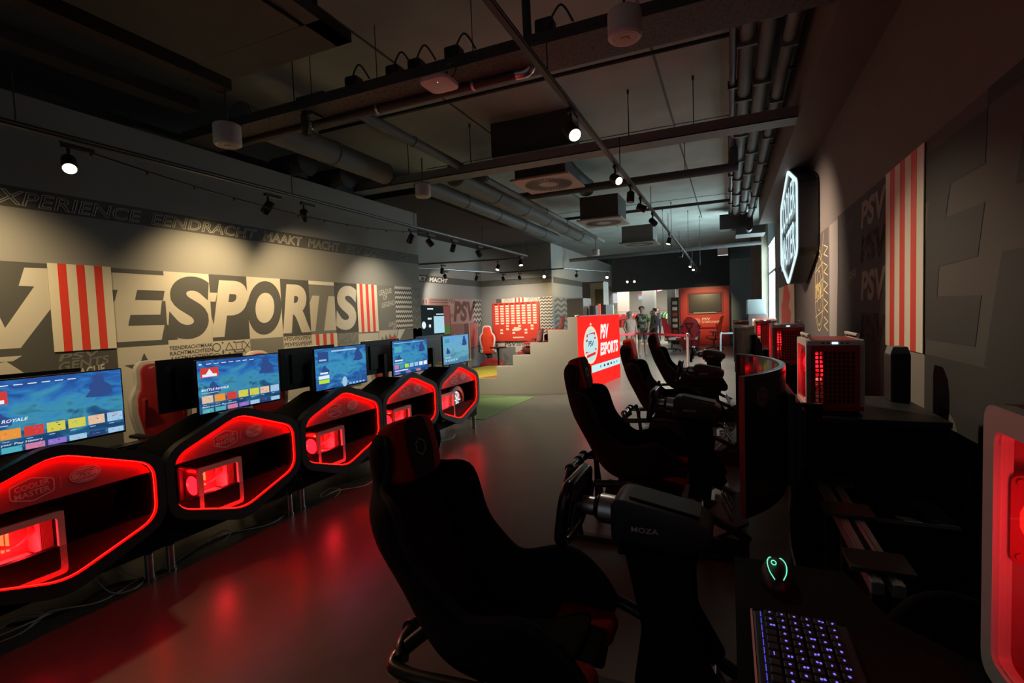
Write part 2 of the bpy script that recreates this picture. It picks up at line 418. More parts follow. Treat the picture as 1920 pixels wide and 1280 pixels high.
# lower row
F.rect(-1.0, 2.31, .2, B_, m_mdark, t0)
F.poly([(1.86, 1.38), (2.0, 1.40), (2.28, 1.12), (2.12, 1.08)], m_mlight, .003).poly([(1.5, 1.44), (2.10, 1.44), (2.04, 1.40), (1.5, 1.405)], m_mlight, .003)
F.rect(2.31, 2.787, .2, B_, m_band, t0)
F.text('PSV', 2.33, 2.66, 1.38, 1.44, m_mmid, .003, .2, .02, rot=.1).text('GENTS', 2.33, 2.72, 1.30, 1.375, m_mmid, .003, .2, .02, rot=.1).text('LEAGUE', 2.40, 2.68, 1.215, 1.30, m_mlight, .004, .2, .03, rot=.13)
F.rect(2.787, 3.258, .2, B_, m_mlight, t0)
F.poly([(3.02+(.19 if i % 2 == 0 else .075)*math.sin(i*PI/5), 1.235+(.15 if i % 2 == 0 else .058)*math.cos(i*PI/5)) for i in range(10)], m_mdark, .003)
F.rect(3.258, 3.742, .2, B_, m_mlight, t0)
for i, s_ in enumerate(('TEENDRACHTMAAK', 'RACHTMACHTEEN', 'AAKTMACHTEEND', 'TEENDRACHTMAAK', 'RACHTMACHTEEN')):
    F.text(s_, 3.265, 3.735, 1.395-i*.056, 1.437-i*.056, m_mdark, .003, .1, .02, rot=.02)
F.rect(3.742, 4.212, .2, B_, m_mlight, t0)
for j in range(3):
    v = 1.385-j*.115
    F.line(ellipse(3.78, v, .045, .045, 18), .009, m_mdark, .003, True)
    F.line([(3.885, v-.04), (3.935, v+.045), (3.985, v-.04)], .009, m_mdark, .003, True)
    F.line([(4.02, v-.042), (4.10, v-.042), (4.10, v+.042), (4.02, v+.042)], .009, m_mdark, .003, True)
    F.line([(4.135, v-.04), (4.205, v+.04)], .009, m_mdark, .003).line([(4.135, v+.04), (4.205, v-.04)], .009, m_mdark, .003)
    for u in (3.855, 4.0, 4.12): F.poly([(u-.016, v+.055), (u+.016, v+.055), (u, v+.03)], m_mdark, .003).poly([(u-.016, v-.055), (u+.016, v-.055), (u, v-.03)], m_mdark, .003)
F.rect(4.212, 4.70, .2, B_, m_mmid, t0)
F.rect(4.70, 5.174, .2, B_, m_mlight, t0)
for i in range(5):
    F.text(('VPSVPSVPSV', 'PSVPSVPSVP')[i % 2], 4.705, 5.168, 1.395-i*.075, 1.448-i*.075, m_mdark, .003, .2, .015)
F.rect(5.652, 6.125, .2, B_, m_mmid, t0).text('PSV', 5.68, 6.10, 1.32, 1.44, m_mline, .003, .2, 0, .014).text('PSV', 5.68, 6.10, 1.17, 1.29, m_mline, .003, .2, 0, .014)
F.rect(6.125, 7.87, .2, B_, m_mlight, t0)
F.rect(6.61, 7.59, .75, B_, m_mmid, .0025)
F.poly([(6.62, 1.455), (7.15, 1.455), (7.1, 1.30), (7.03, 1.40), (6.98, 1.30), (6.9, 1.40), (6.86, 1.3), (6.8, 1.39), (6.75, 1.28), (6.7, 1.36), (6.62, 1.2)], m_mlight, .003)
F.poly([(7.14, 1.455), (7.35, 1.455), (7.18, 1.28), (7.05, 1.2)], m_mwhite, .003)
F.poly(ellipse(6.98, 1.24, .15, .10), m_red, .0035)
for s_, v in (('LEGEND', 1.22), ('LEGEND', .98)): F.text(s_, 6.2, 6.56, v, v+.06, m_mline, .003, .2, .01)
F.text('PSV', 4.75, 5.6, .86, 1.06, m_mdark, .003, .2, .03)
F.rect(-1.0, 7.87, 0, .2, m_mmid, .001)
F.build('printed_mural', wall_left)['kind'] = 'structure'
def banner(name, f, u0, u1, v0, v1, n, label, edge=1., m1=None, th=.012, u1w=None):
    b = MB(); w = (u1-u0)/(2*n+edge)
    b.use(m1 or m_cream).prism(rect(u0, u1, v0, v1), f, .007, th)
    for k in range(n):
        a = u0+w*(edge*.75+2*k+ .25); b.use(m_red).prism(rect(a, a+w*.92, v0, v1), f, th, th+.0012)
    return tag(b.build(name), label, 'wall banner')
banner('striped_banner', fl_, 2.31, 2.782, 1.452, 2.212, 3, 'large red and cream striped banner left of the ESPORTS lettering')
banner('striped_banner', fl_, 6.125, 6.61, 1.445, 2.205, 3, 'red and cream striped banner right of the ESPORTS lettering on left wall')
banner('striped_banner', fl_, 5.174, 5.652, 1.18, 1.462, 3, 'short red and cream striped banner under the letter T, above a monitor')
# ---------------------------------------------------------------- alcove printing
fa = lambda u, v, d: (-7.75+d, u, v)
m_pink = mat('rose_print', (.46, .30, .28), .7); m_brown = mat('brown_print', (.16, .085, .075), .7); m_rose2 = mat('dusky_print', (.30, .17, .155), .7)
F = Flat(fa)
F.rect(7.9, 15.2, 2.64, 2.84, m_band, .0015).text('EENDRACHT', 8.9, 10.6, 2.67, 2.80, m_mwhite, .004, .15, .03).text('MAAKT', 10.85, 11.85, 2.67, 2.80, m_mwhite, .004, .15, .03).text('MACHT', 12.0, 13.0, 2.67, 2.80, m_mwhite, .004, .15, .03)
F.rect(12.98, 14.9, 1.43, 2.205, m_pink, .0015).text('PSV', 13.25, 14.75, 1.50, 2.14, m_brown, .003, .2, .05).text('PSV', 12.98, 13.3, 1.62, 1.75, m_brown, .004, .2, .02).text('PSV', 12.98, 13.4, 2.06, 2.19, m_brown, .004, .2, .02)
F.rect(11.9, 12.95, 2.0, 2.205, m_rose2, .0015).rect(11.53, 11.9, 2.03, 2.2, m_pink, .002)
F.rect(12.0, 12.95, 2.07, 2.10, m_brown, .003).rect(12.0, 12.95, 2.14, 2.17, m_brown, .003)
for u in (11.62, 11.77): F.rect(u, u+.05, 2.05, 2.16, m_brown, .003)
F.rect(14.55, 15.15, 1.43, 2.205, m_mlight, .0018)
for k in range(5):
    v = 2.15-k*.165; z = [(14.55+.1*i, v+(.05 if i % 2 else -.04)) for i in range(7)]
    F.poly(z+[(u, w-.075) for u, w in reversed(z)], m_mdark, .003)
F.rect(12.98, 13.9, .6, 1.43, m_rose2, .0015).rect(13.9, 14.55, .6, 1.43, m_brown, .0015).rect(14.55, 15.15, .6, 1.43, m_mmid, .0015)
badge_club(F, 13.3, .98, .2, .3, m_pink, m_brown); F.text('PSV', 14.6, 15.1, 1.3, 1.4, m_mlight, .003, .2, .02)
F.build('printed_mural', wall_alcove)['kind'] = 'structure'
banner('striped_banner', fa, 14.25, 14.79, .63, 1.42, 5, 'narrow pink and red striped banner behind red chair in alcove', 1., m_pink)
fb = lambda u, v, d: (u, 15.2-d, v)
F = Flat(fb)
F.rect(-7.75, -5.2, 2.64, 2.84, m_band, .0015).text('PSV EXPERIENCE', -7.4, -5.5, 2.68, 2.80, m_mmid, .003, .2, 0, .008)
F.rect(-7.2, -5.2, .4, 2.20, m_mlight, .0012)
F.text('PSV', -6.9, -6.55, 2.08, 2.2, m_mline, .003, .2, .02).text('PSV', -6.05, -5.55, 2.06, 2.2, m_mline, .003, .2, .03).rect(-7.2, -7.0, 2.03, 2.2, m_mdark, .003)
for k in range(12):
    v = 2.17-k*.1; z = [(-5.62+.06*i, v+(.025 if i % 2 else -.02)) for i in range(8)]
    F.poly(z+[(u, w-.045) for u, w in reversed(z)], m_mdark, .003)
F.text('PSV', -6.95, -6.5, .6, .75, m_mdark, .003, .2, .03).text('EENDRACHT', -6.5, -5.7, .62, .74, m_mdark, .003, .2, .02)
F.rect(-7.2, -6.55, .05, .58, m_mmid, .003)
F.build('printed_mural', wall_ab)['kind'] = 'structure'
banner('striped_banner', fb, -6.58, -6.12, 2.06, 2.21, 3, 'short striped banner above the red tournament board on alcove back wall')
fsd = lambda u, v, d: (-5.2+d, u, v)
F = Flat(fsd); F.rect(15.35, 24.2, 2.64, 2.84, m_band, .0015).rect(15.35, 24.2, .3, 2.2, m_mmid, .0015)
for k in range(10):
    v = 2.12-k*.18; z = [(15.4+.35*i, v+(.05 if i % 2 else -.04)) for i in range(12)]
    F.poly(z+[(u, w-.08) for u, w in reversed(z)], m_mdark, .003)
F.build('printed_mural', wall_as)['kind'] = 'structure'
# ---------------------------------------------------------------- right wall printing
fr = lambda u, v, d: (XR-d, -u, v)
F = Flat(fr)
F.rect(-6.35, -4.53, .04, 2.558, m_rdark, .0012)
F.rect(-6.82, -6.35, .04, 2.53, m_rlight, .0012)
F.poly([(-6.35, 2.558), (-6.35, 2.0), (-6.42, 1.3), (-6.42, .04), (-6.3, .04), (-6.3, 2.558)], m_rdark, .002)
for i, (v0, v1, o) in enumerate(((2.27, 2.50, 0), (1.97, 2.22, 1), (1.64, 1.90, 0), (1.29, 1.54, 1))):
    F.text('PSV', -5.32, -4.54, v0, v1, m_rlight if not o else m_rmid, .004, .15, .04 if not o else 0, .012 if o else 0)
F.text('FIFA', -5.79, -5.50, 1.84, 1.935, m_rlight, .004, .2, .03, rot=.15).text('FIFA', -5.92, -5.62, 2.33, 2.42, m_rmid, .004, .2, .03, rot=.15)
# gold line crest
F.rect(-8.3, -6.9, .04, 2.53, m_rmid, .0012)
for k in (1, .86, .5): F.line(ellipse(-7.55, 1.80, .33*k, .52*k, 36), .014, m_gold, .004, True)
for k in range(5): F.line([(-7.2+.28*(i % 2), 2.35-k*.22-i*.055) for i in range(4)], .012, m_gold, .004)
F.line([(-7.9, 2.5), (-7.75, 2.2), (-7.55, 2.42), (-7.35, 2.2), (-7.2, 2.5)], .014, m_gold, .004).text('PSV', -7.8, -7.3, 1.7, 1.9, m_gold, .004, .2, 0, .012)
for k in range(4): F.line([(-7.86, 1.45+k*.2), (-7.22, 1.55+k*.2)], .010, m_gold, .004)
# grey strip under the banner, charcoal tile, giant letters
F.rect(-4.53, -3.745, .04, 1.30, m_rlight, .0012)
for k in range(4): F.line([(-4.45+k*.05, .1), (-4.47+k*.05, 1.29)], .004, m_rmid, .003)
F.rect(-3.745, -2.67, .04, 1.30, m_rdark, .0012)
F.rect(-3.745, .5, 1.30, 2.565, m_rmid, .0012)
F.poly([(-3.745, 2.48), (-2.972, 2.483), (-2.988, 2.237), (-3.377, 2.234), (-3.441, 2.066), (-2.988, 2.062), (-3.054, 1.821), (-3.526, 1.808), (-3.552, 1.642), (-3.01, 1.637), (-3.069, 1.391), (-3.745, 1.391)], m_rdark, .003)
F.poly([(-3.745, 2.2), (-3.68, 2.2), (-3.745, 1.9)], m_rmid, .0035)
F.poly([(-2.973, 2.565), (-1.9, 2.565), (-1.9, 2.49), (-2.971, 2.485)], m_rdark, .003)
F.poly([(-2.824, 1.822), (-2.3, 1.81), (-2.3, 1.0), (-2.9, 1.30), (-2.975, 1.307)], m_rdark, .003).poly([(-2.72, 2.08), (-2.2, 2.08), (-2.2, 2.28), (-2.671, 2.27)], m_rdark, .003)
F.rect(-2.67, .5, .04, 1.30, m_rmid, .0012).text('PSV PSV', -2.62, -1.9, 1.10, 1.25, m_rlight, .003, .2, 0, .008)
F.rect(-14.3, -8.3, .04, 2.53, m_rmid, .0011)
# controller button discs
m_disc = mat('disc_taupe', (.15, .13, .115), .7)
for u, v, s_ in ((-3.363, .899, 't'), (-3.603, .668, 's'), (-3.147, .665, 'c'), (-3.366, .412, 'x')):
    F.poly(ellipse(u, v, .105, .105), m_disc, .003)
    if s_ == 't': F.line([(u-.055, v-.035), (u, v+.06), (u+.055, v-.035)], .010, m_rdark, .004, True)
    if s_ == 's': F.line(rect(u-.05, u+.05, v-.05, v+.05), .010, m_rdark, .004, True)
    if s_ == 'c': F.line(ellipse(u, v, .07, .07, 24), .010, m_rdark, .004, True)
    if s_ == 'x': F.line([(u-.045, v-.05), (u+.045, v+.05)], .010, m_rdark, .004).line([(u-.045, v+.05), (u+.045, v-.05)], .010, m_rdark, .004)
F.build('printed_mural', wall_right)['kind'] = 'structure'
banner('striped_banner', fr, -4.523, -3.742, 1.302, 2.558, 3, 'tall red and cream striped banner on the dark right wall')
b = MB(); m_or = mat('orange_poster_print', (.9, .10, .03), .6); m_pc = mat('cream_poster_print', (.82, .66, .42), .6)
b.use(m_pc).prism(rect(-13.0, -10.1, 1.1, 2.03), fr, .008, .02)
b.use(m_or).prism([(-12.4, 1.1), (-10.9, 1.1), (-10.6, 1.5), (-11.0, 1.62), (-10.7, 1.8), (-11.2, 2.03), (-11.9, 2.03), (-12.1, 1.72), (-12.4, 1.66)], fr, .02, .022)
tag(b.build('printed_poster'), 'orange and cream poster under the lit hexagon sign on right wall', 'poster')
# lit hexagon sign
sg = thing('lit_wall_sign', 'white lit hexagon sign with outlined edge high on the right wall', 'sign', (XR, 8.6, 2.79))
hx = hexbadge(2.25, 1.74, 0, 0, .27, .16); fs = lambda u, v, d: (-d, -u, v)
b = MB(); b.prism(hx, fs, .012, .245, .015); b.build('housing', m_blackgloss, sg)
b = MB(); b.ring([(u*.985, v*.985) for u, v in hx], [(u*.93, v*.925) for u, v in hx], fs, .246, .262); b.build('lit_outline', m_signwhite, sg)
b = MB(); b.bx(-.012, .0, -.5, .5, -.3, .3); b.build('wall_bracket', m_steel, sg)
F = Flat(fs)
F.text('COOLER', -.92, .92, .06, .54, m_signwhite, .262, 0, .01, rot=.07).text('MASTER', -.92, .92, -.54, -.06, m_signwhite, .262, 0, .01, rot=.07)
F.build('lit_lettering', sg)

# ================================================================ ceiling services
def beam(name, x0, x1, y0, y1, z0, z1, label, m=None, lip=True):
    b = MB(); b.use(m or m_grey)
    t = .012
    b.bx(x0, x1, y0, y1, z0, z0+t).bx(x0, x1, y0, y0+t, z0, z1).bx(x0, x1, y1-t, y1, z0, z1)
    return tag(b.build(name), label, 'cable tray')
beam('cable_duct', -5.3, .70, 6.18, 6.44, 3.62, 3.74, 'long grey cable duct crossing the ceiling behind first spotlight')
# perforated tray
tr = thing('perforated_cable_tray', 'wide perforated cable tray crossing near the camera, speckled underside', 'cable tray', (0, 0, 0))
m_perf = mat('perforated_steel', (.075, .066, .06), .7)
nt = m_perf.node_tree; vo = nt.nodes.new('ShaderNodeTexVoronoi'); vo.inputs['Scale'].default_value = 38; tcn = nt.nodes.new('ShaderNodeTexCoord')
rp = nt.nodes.new('ShaderNodeValToRGB'); rp.color_ramp.elements[0].position = .28; rp.color_ramp.elements[1].position = .34
rp.color_ramp.elements[0].color = (.012, .011, .011, 1); rp.color_ramp.elements[1].color = (.10, .085, .075, 1)
nt.links.new(tcn.outputs['Object'], vo.inputs['Vector']); nt.links.new(vo.outputs['Distance'], rp.inputs['Fac']); nt.links.new(rp.outputs['Color'], nt.nodes['Principled BSDF'].inputs['Base Color'])
b = MB(); b.bx(-5.3, .68, 3.56, 3.96, 3.6, 3.612); b.build('tray_floor', m_perf, tr)
b = MB(); b.bx(-5.3, .68, 3.548, 3.56, 3.6, 3.69).bx(-5.3, .68, 3.96, 3.972, 3.6, 3.69)
for i in range(34): b.bx(-1.9+i*.075, -1.86+i*.075, 3.542, 3.548, 3.635, 3.655)
b.build('tray_side', m_greyd, tr)
for i, (x, s_) in enumerate(((-3.1, .16), (-2.65, .15), (-2.42, .15), (-2.05, .17), (-1.25, .18), (-.35, .14))):
    b = MB(); b.box((x, 3.70, 3.72+s_*.2), (s_*.8, .12, s_), None, .02); b.tube(smoothpath([(x+.05, 3.6, 3.75), (x+.16, 3.58, 3.86), (x+.24, 3.62, 3.74)]), .008, 6)
    tag(b.build('junction_box', m_black), ('leftmost black junction box on the perforated tray', 'second black junction box from the left on the perforated tray', 'third black junction box on the tray, beside the second', 'tall black box on the tray behind the white access point', 'black box on the perforated tray left of the main spotlight rail', 'black box on tray near the white ceiling cylinder')[i], 'junction box', 'junction boxes on the tray')
b = MB(); b.box((-3.55, 3.75, 3.72), (.34, .3, .05), None, .01).box((-3.62, 3.7, 3.66), (.13, .13, .16)).tube(smoothpath([(-3.6, 3.66, 3.68), (-3.62, 3.6, 3.55), (-3.58, 3.58, 3.45), (-3.62, 3.6, 3.38)]), .035, 8)
for k in range(5): b.lathe([(.03, -.012), (.05, 0), (.03, .012)], (-3.6, 3.6, 3.37+k*.04), 'z', 10)
tag(b.build('sprinkler_valve', m_greyd), 'dark sprinkler valve with ribbed fitting hanging from the tray', 'sprinkler')
# wireless access point
ap = thing('wireless_access_point', 'white rounded access point hanging under the perforated tray', 'access point', (-2.06, 3.46, 3.46))
b = MB(); b.prism(rounded([(-.125, -.125), (.125, -.125), (.125, .125), (-.125, .125)], .07, 5), lambda u, v, d: (u, v, d), -.018, .018, .012); b.build('cover', mat('ap_white', (.78, .60, .54), .4), ap, 40)
b = MB(); b.tube([(0, 0, .018), (0, .0, .07), (0, .12, .10), (0, .12, .14)], .010, 8).box((.0, .0, .03), (.08, .08, .02)); b.tube(smoothpath([(.03, 0, .02), (.12, .02, .05), (.14, .03, .14), (.05, .05, .16)]), .006, 6); b.build('bracket', m_greyd, ap)
b = MB(); b.lathe([(.0, -.021), (.004, -.0195), (.004, -.018)], (.02, -.06, 0), 'z', 8); b.build('status_light', emat('blue_status', (.3, .3, 1), 3), ap)
# dark heating pipe with elbow, conduits
def pipe(name, pts, r, label, m=None, sm=0, clamps=()):
    b = MB(); b.use(m or m_greyd).tube(smoothpath(pts, sm) if sm else pts, r, 12)
    for c in clamps: b.use(m_chrome).lathe([(r+.002, -.012), (r+.008, -.012), (r+.008, .012), (r+.002, .012)], c, 'x', 12).use(m_greyd).cyl((c[0], c[1], c[2]+r), (c[0], c[1], SL), .004, None, 5)
    o = b.build(name, None, None, 50); return tag(o, label, 'pipe')
m_brownpipe = mat('oxide_pipe', (.05, .028, .024), .5)
pipe('dark_red_pipe', [(-4.9, 3.84, 3.58), (-1.56, 3.84, 3.58)], .04, 'dark red pipe hung below the perforated tray', m_brownpipe, 0, ((-3.75, 3.84, 3.58), (-2.95, 3.84, 3.58), (-1.95, 3.84, 3.58)))
b = MB(); b.use(m_chrome).tube(smoothpath([(-1.56, 3.84, 3.58), (-1.47, 3.84, 3.58), (-1.43, 3.84, 3.63), (-1.45, 3.84, 3.72)], 5), .043, 12).use(m_greyd).cyl((-1.45, 3.84, 3.7), (-1.46, 3.84, SL), .035)
tag(b.build('pipe_elbow', None, None, 50), 'chrome elbow at the end of the dark red pipe', 'pipe fitting')
pipe('electric_conduit', [(-5.1, 5.33, 4.22), (.06, 5.33, 4.22), (.08, 5.33, 4.14)], .022, 'thin dark conduit running across the concrete slab', m_black)
pipe('electric_conduit', [(-2.2, 5.25, 4.313), (.0, 5.25, 4.313)], .016, 'thin grey conduit beside the dark conduit on the slab', m_grey)
pipe('water_pipe', [(-3.7, 8.6, 3.8), (-.15, 8.6, 3.8), (.04, 8.6, 3.82), (.09, 8.6, 3.92), (.09, 8.6, 4.32)], .07, 'grey pipe across the ceiling bending up at its right end', m_greyd, 4)
pipe('water_pipe', [(-3.9, 11.9, 3.95), (.06, 11.9, 3.95)], .035, 'thin grey pipe crossing the ceiling behind the vents', m_greyd)
pipe('water_pipe', [(-5.0, 16.6, 3.45), (.9, 16.4, 3.5)], .06, 'far grey pipe crossing below the dropped beam', m_greyd)
# long ducts along the room
def duct(name, x, z, y0, y1, r, label, m=None, caps=True):
    b = MB(); b.tube([(x, y0, z), (x, y1, z)], r, 20)
    for k in range(int((y1-y0)/1.3)+1): b.lathe([(r+.004, -.02), (r+.009, -.02), (r+.009, .02), (r+.004, .02)], (x, y0+.05+k*1.3, z), 'y', 20)
    return tag(b.build(name, m or m_duct, None, 50), label, 'duct')
duct('round_duct', -4.62, 3.78, 3.7, 6.1, .15, 'thick grey duct above the left wall ending at the cable duct')
duct('round_duct', -3.43, 3.74, 3.75, 6.3, .055, 'slim grey duct with clamp between white cylinders')
duct('round_duct', -3.68, 3.74, 6.5, 13.8, .17, 'thick long grey duct running away above the stage')
duct('round_duct', -4.15, 3.62, 6.3, 12.5, .12, 'medium grey duct left of the thick long duct')
duct('round_duct', -3.22, 3.62, 6.55, 14.0, .045, 'slim grey pipe right of the thick long duct')
for i, (x, r, z) in enumerate(((.07, .035, 4.12), (.19, .075, 4.16), (.365, .075, 4.16), (.535, .055, 4.05), (.645, .03, 4.2))):
    b = MB(); b.tube([(x, -1.5, z), (x, 15.5, z)], r, 14)
    for k in range(12): b.box((x, -.5+k*1.35+.4*(i % 2), z-r*.2), (2*r+.03, .035, 2*r+.02))
    tag(b.build('long_service_pipe', (m_brownpipe, m_duct, m_duct, m_duct, m_greyd)[i], None, 50), ('thin brown pipe, leftmost of the pipes along the right wall', 'thick grey pipe beside the thin brown pipe, along right wall', 'second thick grey pipe along the right wall', 'round grey pipe with dark clamps along the right wall', 'thin dark pipe nearest the right wall bulkhead')[i], 'pipe', 'pipes along the right wall')
b = MB(); b.bx(-.2, .62, 14.8, 15.2, 3.75, 4.15).bx(.2, .9, 14.6, 15.4, 3.55, 3.75); b.cyl((.5, 14.5, 3.65), (.5, 14.1, 3.65), .08)
tag(b.build('pipe_manifold', m_greyd), 'pipe manifold box at the far end of the right wall pipes', 'pipe box')
# round grilles on the service wall
for i, (y, z) in enumerate(((5.0, 3.72), (5.75, 3.72))):
    b = MB(); c = (-5.02, y+.0, z)
    b.lathe([(.16, -.012), (.17, .0), (.165, .014)], c, 'x', 24)
    for k in range(6): b.box((c[0], y, z-.12+k*.048), (.012, 2*math.sqrt(max(.001, .155**2-(-.12+k*.048)**2)), .012))
    b.cyl((c[0]-.01, y, z), (c[0]-.55, y, z), .13)
    tag(b.build('round_grille', m_greyd), ('nearer dark round grille behind the grey duct above left wall', 'farther dark round grille above left wall')[i], 'grille')
# service frames in the dark void at upper left
b = MB()
for x, z in ((-6.6, 3.75), (-6.1, 3.9), (-5.75, 3.7)): b.bx(x-.06, x+.06, -2, 6, z-.05, z+.05)
tag(b.build('service_channels', m_greyd), 'dark metal channels in the gap above the left wall', 'cable tray')
for i, (x, z, w) in enumerate(((-4.95, 3.85, .2), (-4.45, 3.95, .16), (-4.0, 4.05, .2))):
    b = MB(); b.bx(x-w/2, x+w/2, -1.5, 3.45, z-.06, z+.06)
    tag(b.build('ceiling_channel', (m_greyd, m_brownpipe, m_greyd)[i]), ('dark channel nearest the left wall above the bright lamp', 'brown channel between two dark channels above the bright lamp', 'dark channel beside the reddish ceiling panel')[i], 'channel')
b = MB(); b.bx(-3.85, -2.75, .3, 2.75, 3.72, 3.86); b.use(m_greyd)
hp = tag(b.build('ceiling_raft', mat('panel_red_brown', (.16, .055, .035), .6)), 'reddish panel hanging under the slab at upper left', 'ceiling panel')
b = MB(); b.bx(-2.74, -2.60, .3, 3.1, 3.74, 3.82).bx(-3.9, -2.6, 2.78, 3.1, 3.74, 3.8).cyl((-2.66, 2.8, 3.75), (-2.66, 2.8, SL), .02); b.build('panel_frame', m_greyd, hp)
# air-conditioning cassettes
def cassette(name, x0, x1, y0, y1, z0, z1, label, face):
    t = thing(name, label, 'air vent', ((x0+x1)/2, (y0+y1)/2, z0)); w, d, h = x1-x0, y1-y0, z1-z0
    b = MB(); b.bx(-w/2+.06, w/2-.06, -d/2+.06, d/2-.06, .03, h); b.build('housing', m_greyd if face != m_grey else m_grey, t)
    b = MB(); b.bx(-w/2, w/2, -d/2, d/2, 0, .03, .008); b.build('face_panel', face, t)
    b = MB()
    for k in range(40):
        a = 2*PI*k/40; r0, r1 = .16*w, .40*w
        p, q = Vector((r0*math.cos(a), r0*math.sin(a), -.004)), Vector((r1*math.cos(a+.25), r1*math.sin(a+.25), -.004))
        tt = (q-p).normalized(); n = Vector((-tt.y, tt.x, 0))*w*.012
        if k % 8 in (0, 1): r1 *= .8
        b.face([b.bm.verts.new(x) for x in (p-n*.6, q-n*1.6, q+n*1.6, p+n*.6)])
    b.build('swirl_slots', m_black, t); return t
m_acpink = mat('vent_face_pink', (.50, .32, .26), .5); m_acgrey = mat('vent_face_grey', (.42, .43, .43), .5)
cassette('swirl_ceiling_vent', -2.95, -2.05, 6.85, 7.75, 3.6, 3.82, 'pinkish square swirl vent nearest the camera in the ceiling', m_acpink)
cassette('swirl_ceiling_vent', -2.62, -1.78, 9.2, 10.1, 3.35, 3.8, 'second ceiling vent, box with pale swirl face', m_acgrey)
cassette('swirl_ceiling_vent', -2.5, -1.62, 12.6, 13.5, 3.32, 3.75, 'third and farthest boxed ceiling vent', m_grey)
duct('flexible_duct', -2.5, 4.05, 6.9, 9.6, .16, 'dark flexible duct over the ceiling vents', m_greyd)
b = MB(); b.bx(-3.05, -1.85, 6.47, 6.77, 3.86, SL); tag(b.build('vent_plenum', m_greyd), 'dark plenum box above the cable duct beside first vent', 'vent box')
# hanging rods
for x, y, z0, z1 in ((-1.1, 6.31, 3.7, SL), (-3.3, 6.31, 3.7, SL), (-.35, 6.31, 3.7, SL), (-3.9, 3.76, 3.69, SL), (-.62, 8.6, 3.8, SL), (-4.35, 6.31, 3.7, SL), (-1.3, 13.2, 3.1, SL), (-1.0, 14.6, 3.0, SL), (-.75, 15.6, 2.9, SL), (-1.6, 14.0, 3.1, SL)):
    b = MB(); b.cyl((x, y, z0), (x, y, z1), .006, None, 6).cyl((x, y, z1-.05), (x, y, z1), .014, None, 6)
    tag(b.build('hanger_rod', m_greyd), 'thin dark threaded rod hanging from the slab', 'rod', 'hanger rods under the slab')
# white cylinders
def cylinder(x, y, z, s_, label):
    t = thing('ceiling_cylinder_speaker', label, 'ceiling speaker', (x, y, z))
    b = MB(); b.lathe([(.0, .0), (.088, .0), (.1, .012), (.1, .15), (.094, .16), (.0, .16)], (0, 0, 0), 'z', 32); b.build('housing', m_white, t, 40)
    b = MB(); b.lathe([(.0, -.002), (.075, -.002), (.075, .002)], (0, 0, 0), 'z', 32).lathe([(.026, -.006), (.028, -.0025)], (0, 0, 0), 'z', 24); b.build('grille', mat('speaker_grille', (.58, .50, .44), .6), t, 40)
    b = MB(); b.cyl((0, 0, .16), (0, 0, min(.5, SL-z)), .008, None, 6); b.build('mount', m_greyd, t)
cylinder(-.55, 3.10, 3.25, 1, 'white ceiling cylinder nearest camera, below perforated tray near the spotlight rail')
cylinder(-3.58, 2.76, 3.03, 1, 'white ceiling cylinder in front of the left wall, below tray')
cylinder(-3.62, 5.55, 3.20, 1, 'white ceiling cylinder under the grey cable duct')
cylinder(-3.25, 13.2, 3.15, 1, 'small white ceiling cylinder far above the stage')
b = MB(); b.bx(-.25, .0, 14.1, 14.3, 3.0, 3.18); tag(b.build('white_ceiling_box', m_white), 'small white box hanging at the far end of the pipes', 'box')
# ---------------------------------------------------------------- spotlight rails
def rail(name, pts, label):
    b = MB()
    for p, q in zip(pts[:-1], pts[1:]):
        p, q = Vector(p), Vector(q); d = (q-p); n = Vector((-d.y, d.x, 0)).normalized()*.018
        L = [[p-n-Vector((0, 0, .018)), p+n-Vector((0, 0, .018)), p+n+Vector((0, 0, .018)), p-n+Vector((0, 0, .018))]]
        L.append([v+d for v in L[0]]); b.use(m_black).loops(L)
        b.use(m_chrome).loops([[p-n*1.05+Vector((0, 0, -.004)), p-n*1.05+Vector((0, 0, .004)), p-n+Vector((0, 0, .004)), p-n+Vector((0, 0, -.004))], [q-n*1.05+Vector((0, 0, -.004)), q-n*1.05+Vector((0, 0, .004)), q-n+Vector((0, 0, .004)), q-n+Vector((0, 0, -.004))]])
        k = max(1, int(d.length/2.2))
        for i in range(k+1):
            a = p+d*(i/k); b.use(m_greyd).cyl(a+Vector((0, 0, .018)), (a.x, a.y, max(a.z+.3, min(SL, a.z+.35))), .005, None, 6)
    return tag(b.build(name), label, 'light rail')
rail('spotlight_rail', [(-1.08, .8, 3.2), (-1.10, 22.5, 3.2)], 'long black spotlight rail running away along the middle of the ceiling')
rail('spotlight_rail', [(-4.36, -.5, 3.02), (-4.36, 11.0, 3.02)], 'black spotlight rail in front of the mural wall')
rail('spotlight_rail', [(-7.0, 10.2, 2.95), (-4.5, 11.0, 2.98)], 'short black spotlight rail crossing in front of the alcove')
rail('spotlight_rail', [(-7.1, 10.0, 2.88), (-6.1, 13.2, 2.88), (-4.2, 13.3, 2.88), (-3.4, 15.5, 2.88)], 'bent black spotlight rail inside the alcove')
PROTO = {}
